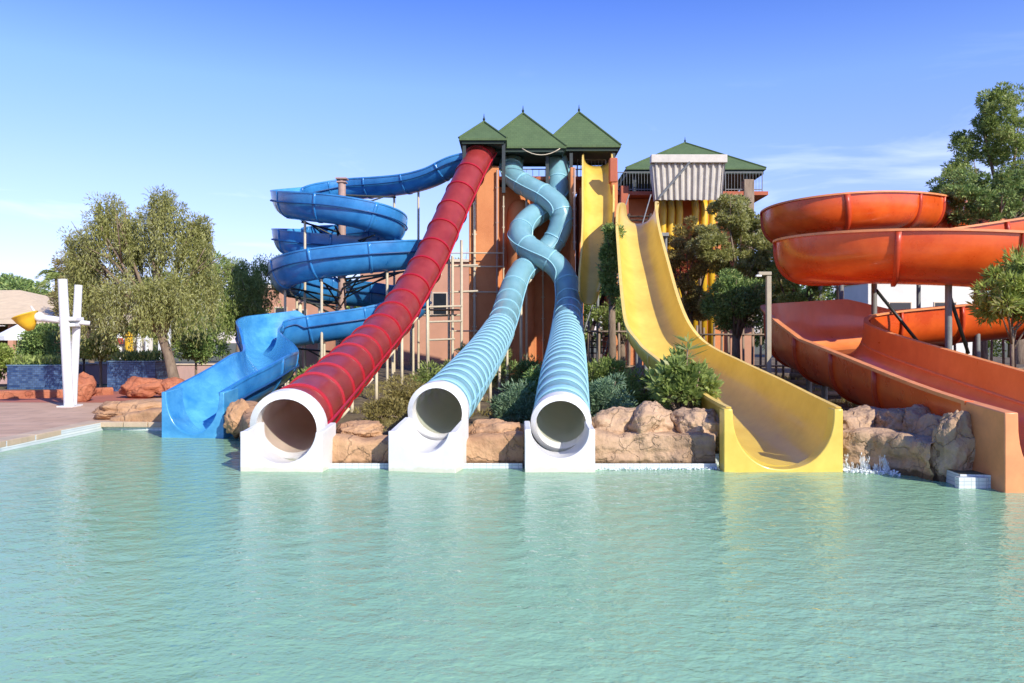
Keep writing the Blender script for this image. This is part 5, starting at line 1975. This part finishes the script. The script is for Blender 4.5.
TG = 'trees behind the yellow slide'
def tr(nm, lab, px, pyc, D, rx, rz_, k, cr, n, L, W, lm, seed, grp=TG, weep=0, trk=.16, inner=.25, bx=0, bark=None, lobes=None):
    x = P(px, 0, D).x
    tree(nm, lab, 'tree', (x + bx, D, .8), (x, D, P(0, pyc, D).z), (rx, rx * .9, rz_), k, cr, n, L, W, lm, bark or M['bark'], trk, grp, seed, inner, weep, lobes=lobes)
tr('leafy_tree', 'tall olive-green tree right of the white corrugated hood', 740, 254, 35, 1.75, 2.75, 74, .27, 44000, .16, .055, M['leaf_pepper'], 61, lobes=[(728, 218, .85, 1.1, 30, 0), (752, 232, .9, 1.0, 30, .5), (708, 250, .8, .9, 22, -.3), (738, 268, 1.2, 1.0, 34, .3), (768, 262, .9, 1.0, 22, 0), (725, 300, 1.1, .7, 20, .6)])
tr('leafy_tree', 'narrow tree rising in front of the yellow pipes of the second tower', 690, 275, 37, 1.3, 2.6, 66, .28, 20000, .15, .055, M['leaf_autumn'], 62)
tr('dark_ball_tree', 'dark dome-shaped tree left of the cream lamp post', 736, 303, 27, 1.0, .95, 44, .42, 16000, .12, .05, M['leaf_dark'], 63, None)
tr('leafy_tree', 'loose tree behind the cream lamp post and below the orange slide', 795, 285, 33, 1.4, 1.6, 55, .26, 13000, .14, .05, M['leaf_mid'], 64)
tr('leafy_tree', 'loose tree whose top shows between the dome tree and the orange slide', 768, 262, 44, 1.7, 2.3, 60, .32, 13000, .18, .06, M['leaf_autumn'], 65)
tr('bougainvillea', 'red-flowered bush below the yellow pipes, behind the yellow slide', 683, 262, 40, .75, .7, 24, .4, 5000, .14, .07, M['leaf_red'], 66, None, trk=.08)
tr('bougainvillea', 'red-flowered bush farther right, below the white hood', 700, 245, 40.6, .55, .5, 20, .35, 3000, .14, .07, M['leaf_red'], 67, None, trk=.08)
tr('leafy_tree', 'narrow dark tree in the gap right beside the front yellow slide', 612, 268, 28.2, .30, 1.75, 40, .22, 9000, .15, .055, M['leaf_dark'], 68)
tr('leafy_tree', 'small bushy tree low behind the front yellow slide', 622, 322, 31, 1.0, .8, 30, .4, 8000, .13, .05, M['leaf_mid'], 69)
tr('eucalyptus_tree', 'tall dark tree rising at the right edge behind the orange slide', 1004, 158, 46, 3.7, 3.9, 90, .42, 52000, .22, .065, M['leaf_mid'], 71, 'big trees at the right edge', trk=.35, bx=1, lobes=[(1003, 113, 1.5, 1.6, 34, 0), (976, 152, 1.5, 1.7, 34, .8), (1020, 150, 2.0, 2.0, 44, 0), (955, 195, 1.5, 1.6, 32, .6), (1000, 200, 2.3, 1.9, 50, -.6), (1038, 205, 2.3, 2.3, 40, 0)])
tr('eucalyptus_tree', 'lower dark tree left of the tall tree, hiding the start of the orange slide', 980, 200, 31, 1.75, 1.15, 60, .26, 18000, .15, .05, M['leaf_dark'], 72, 'big trees at the right edge', trk=.25)
tr('leafy_tree', 'small tree seen between the top tier and middle tier of the orange slide', 840, 213, 30.5, .55, .55, 16, .3, 3500, .13, .05, M['leaf_light'], 73)
tr('oleander', 'light green oleander tree at the right edge in front of the orange slide', 1012, 294, 18.4, .82, .90, 40, .30, 11000, .19, .045, M['leaf_light'], 74, None, trk=.05)
# tree belt far behind: a line of separate trees
for i, px in enumerate((20, 120, 205, 290, 350, 420, 480, 600, 660, 770, 830, 890, 950, 1010)):
    D = 66 + (i * 7) % 13
    x = P(px, 0, D).x
    hh = 3.0 + (i * 5) % 4 * .5
    lab = 'far bushy tree in the belt behind the park, %s' % ('left of the palm', 'behind the play house', 'behind the pepper tree', 'behind the orange building', 'behind the spiral slide', 'behind the brown building', 'behind the red slide top', 'behind the back yellow slide', 'behind the second tower', 'behind the lamp post', 'behind the lower orange slide turn', 'left of the low white building', 'right of the low white building', 'at the right edge behind the oleander')[i]
    tree('far_tree', lab, 'tree', (x, D, GZ), (x, D, 1.0 + hh), (4.6, 2.5, hh), 34, 1.1, 9000, .34, .16, M['leaf_mid'] if i % 2 else M['leaf_dark'], M['bark_dark'], .2, 'far tree belt', 90 + i, .2, limbs=4)

# ------------------------------------------------------------------ posts, fences and rails in the shade of the slides
t = thing('lamp_post', 'slim cream lamp post with a short arm left of the orange slide', 'lamp post', (P(768, 0, 21).x, 21, .4))
x = P(768.5, 0, 21).x
bm = bmesh.new(); box(bm, (x, 21, (P(0, 276, 21).z + .3) / 2), (.12, .12, P(0, 276, 21).z - .3), 0, .01); obj('post', bm, M['post'], t)
bm = bmesh.new(); box(bm, (x - .10, 21, P(0, 275, 21).z + .04), (.34, .1, .09), 0, .01); obj('arm', bm, M['post'], t)
bm = bmesh.new(); box(bm, (x - .26, 21, P(0, 275, 21).z - .02), (.14, .1, .05), 0, .01); obj('lamp', bm, M['paint_white'], t)

def picket(lab, x0, x1, D, z0, z1, m, sp=.34, rails=(.3, .85), jit=.1, rr=.05):
    t = thing('pole_fence', lab, 'fence', ((x0 + x1) / 2, D, z0))
    n = int((x1 - x0) / sp)
    for i in range(n + 1):
        bm = bmesh.new()
        x = x0 + (x1 - x0) * i / n + random.uniform(-jit, jit) * .5
        cyl(bm, (x, D, z0 - .2), (x + random.uniform(-.05, .05), D, z1 + random.uniform(-jit, jit)), rr, rr * .9, 8)
        obj('picket', bm, m, t, True)
    for f in rails:
        bm = bmesh.new()
        cyl(bm, (x0 - .1, D - .07, z0 + (z1 - z0) * f), (x1 + .1, D - .07, z0 + (z1 - z0) * f), .035, .035, 8)
        obj('rail', bm, m, t, True)
picket('fence of tall weathered poles under the dome tree, behind the yellow slide', P(690, 0, 31).x, P(815, 0, 31).x, 31, .6, P(0, 326, 31).z, M['wood'], .30)
picket('fence of pale poles under the back yellow slide', P(588, 0, 29).x, P(650, 0, 29).x, 29, .6, P(0, 322, 29).z, M['wood'], .33)
picket('dark pole fence behind the oleander at the right edge', P(930, 0, 30).x, P(1040, 0, 30).x, 30, .5, P(0, 325, 30).z, M['wood'], .45)
for i, (px0, px1, D, z) in enumerate(((775, 850, 24.5, .95), (775, 860, 24.5, .62), (790, 900, 26.5, 1.1))):
    t = thing('log_rail', ('upper', 'lower', 'rear')[i] + ' horizontal log rail in the shade under the orange slide turn', 'rail', (P(px0, 0, D).x, D, .5), 'log rails under the orange slide')
    bm = bmesh.new()
    cyl(bm, (P(px0, 0, D).x, D, z), (P(px1, 0, D).x, D, z), .08, .08, 10)
    obj('log', bm, M['wood'], t, True)
    for q in (px0 + 4, px1 - 4):
        bm = bmesh.new(); cyl(bm, (P(q, 0, D).x, D + .1, .2), (P(q, 0, D).x, D + .1, z + .1), .07, .07, 8); obj('post', bm, M['wood_dark'], t, True)
t = thing('pump_hut', 'small orange hut behind the pole fence under the dome tree', 'hut', (P(743, 0, 33).x, 33.5, .7))
wall_piece(t, (P(743, 0, 33).x, 33.6, 1.9), (1.0, 1.0, 2.2), M['wall_tan'], 'wall', .02)
bm = bmesh.new(); box(bm, (P(743, 0, 33).x, 33.6, 3.04), (1.2, 1.2, .08)); obj('roof', bm, M['roof_tan'], t)
# timber stair towards the slides
t = thing('stairway', 'dark timber stairway climbing behind the yellow slides', 'stairs', (P(612, 0, 32).x, 32, .7))
s0, s1 = Vector((P(590, 0, 31.5).x, 31.5, .7)), Vector((P(640, 0, 40).x, 40, 8.6))
for sd_ in (-.55, .55):
    bm = bmesh.new(); cyl(bm, s0 + Vector((sd_, 0, 0)), s1 + Vector((sd_, 0, 0)), .08, .08, 6); obj('stringer', bm, M['wood_dark'], t)
    bm = bmesh.new(); cyl(bm, s0 + Vector((sd_, 0, 1)), s1 + Vector((sd_, 0, 1)), .03, .03, 6); obj('handrail', bm, M['grey_steel'], t)
for k in range(34):
    bm = bmesh.new(); q = s0.lerp(s1, (k + .5) / 34); box(bm, q, (1.1, .28, .05)); obj('tread', bm, M['wood_dark'], t)
for k in (8, 16, 24, 32):
    q = s0.lerp(s1, k / 34)
    for sd_ in (-.5, .5):
        post(t, 'support_post', (q.x + sd_, q.y, q.z), .6, .07, M['grey_steel'])
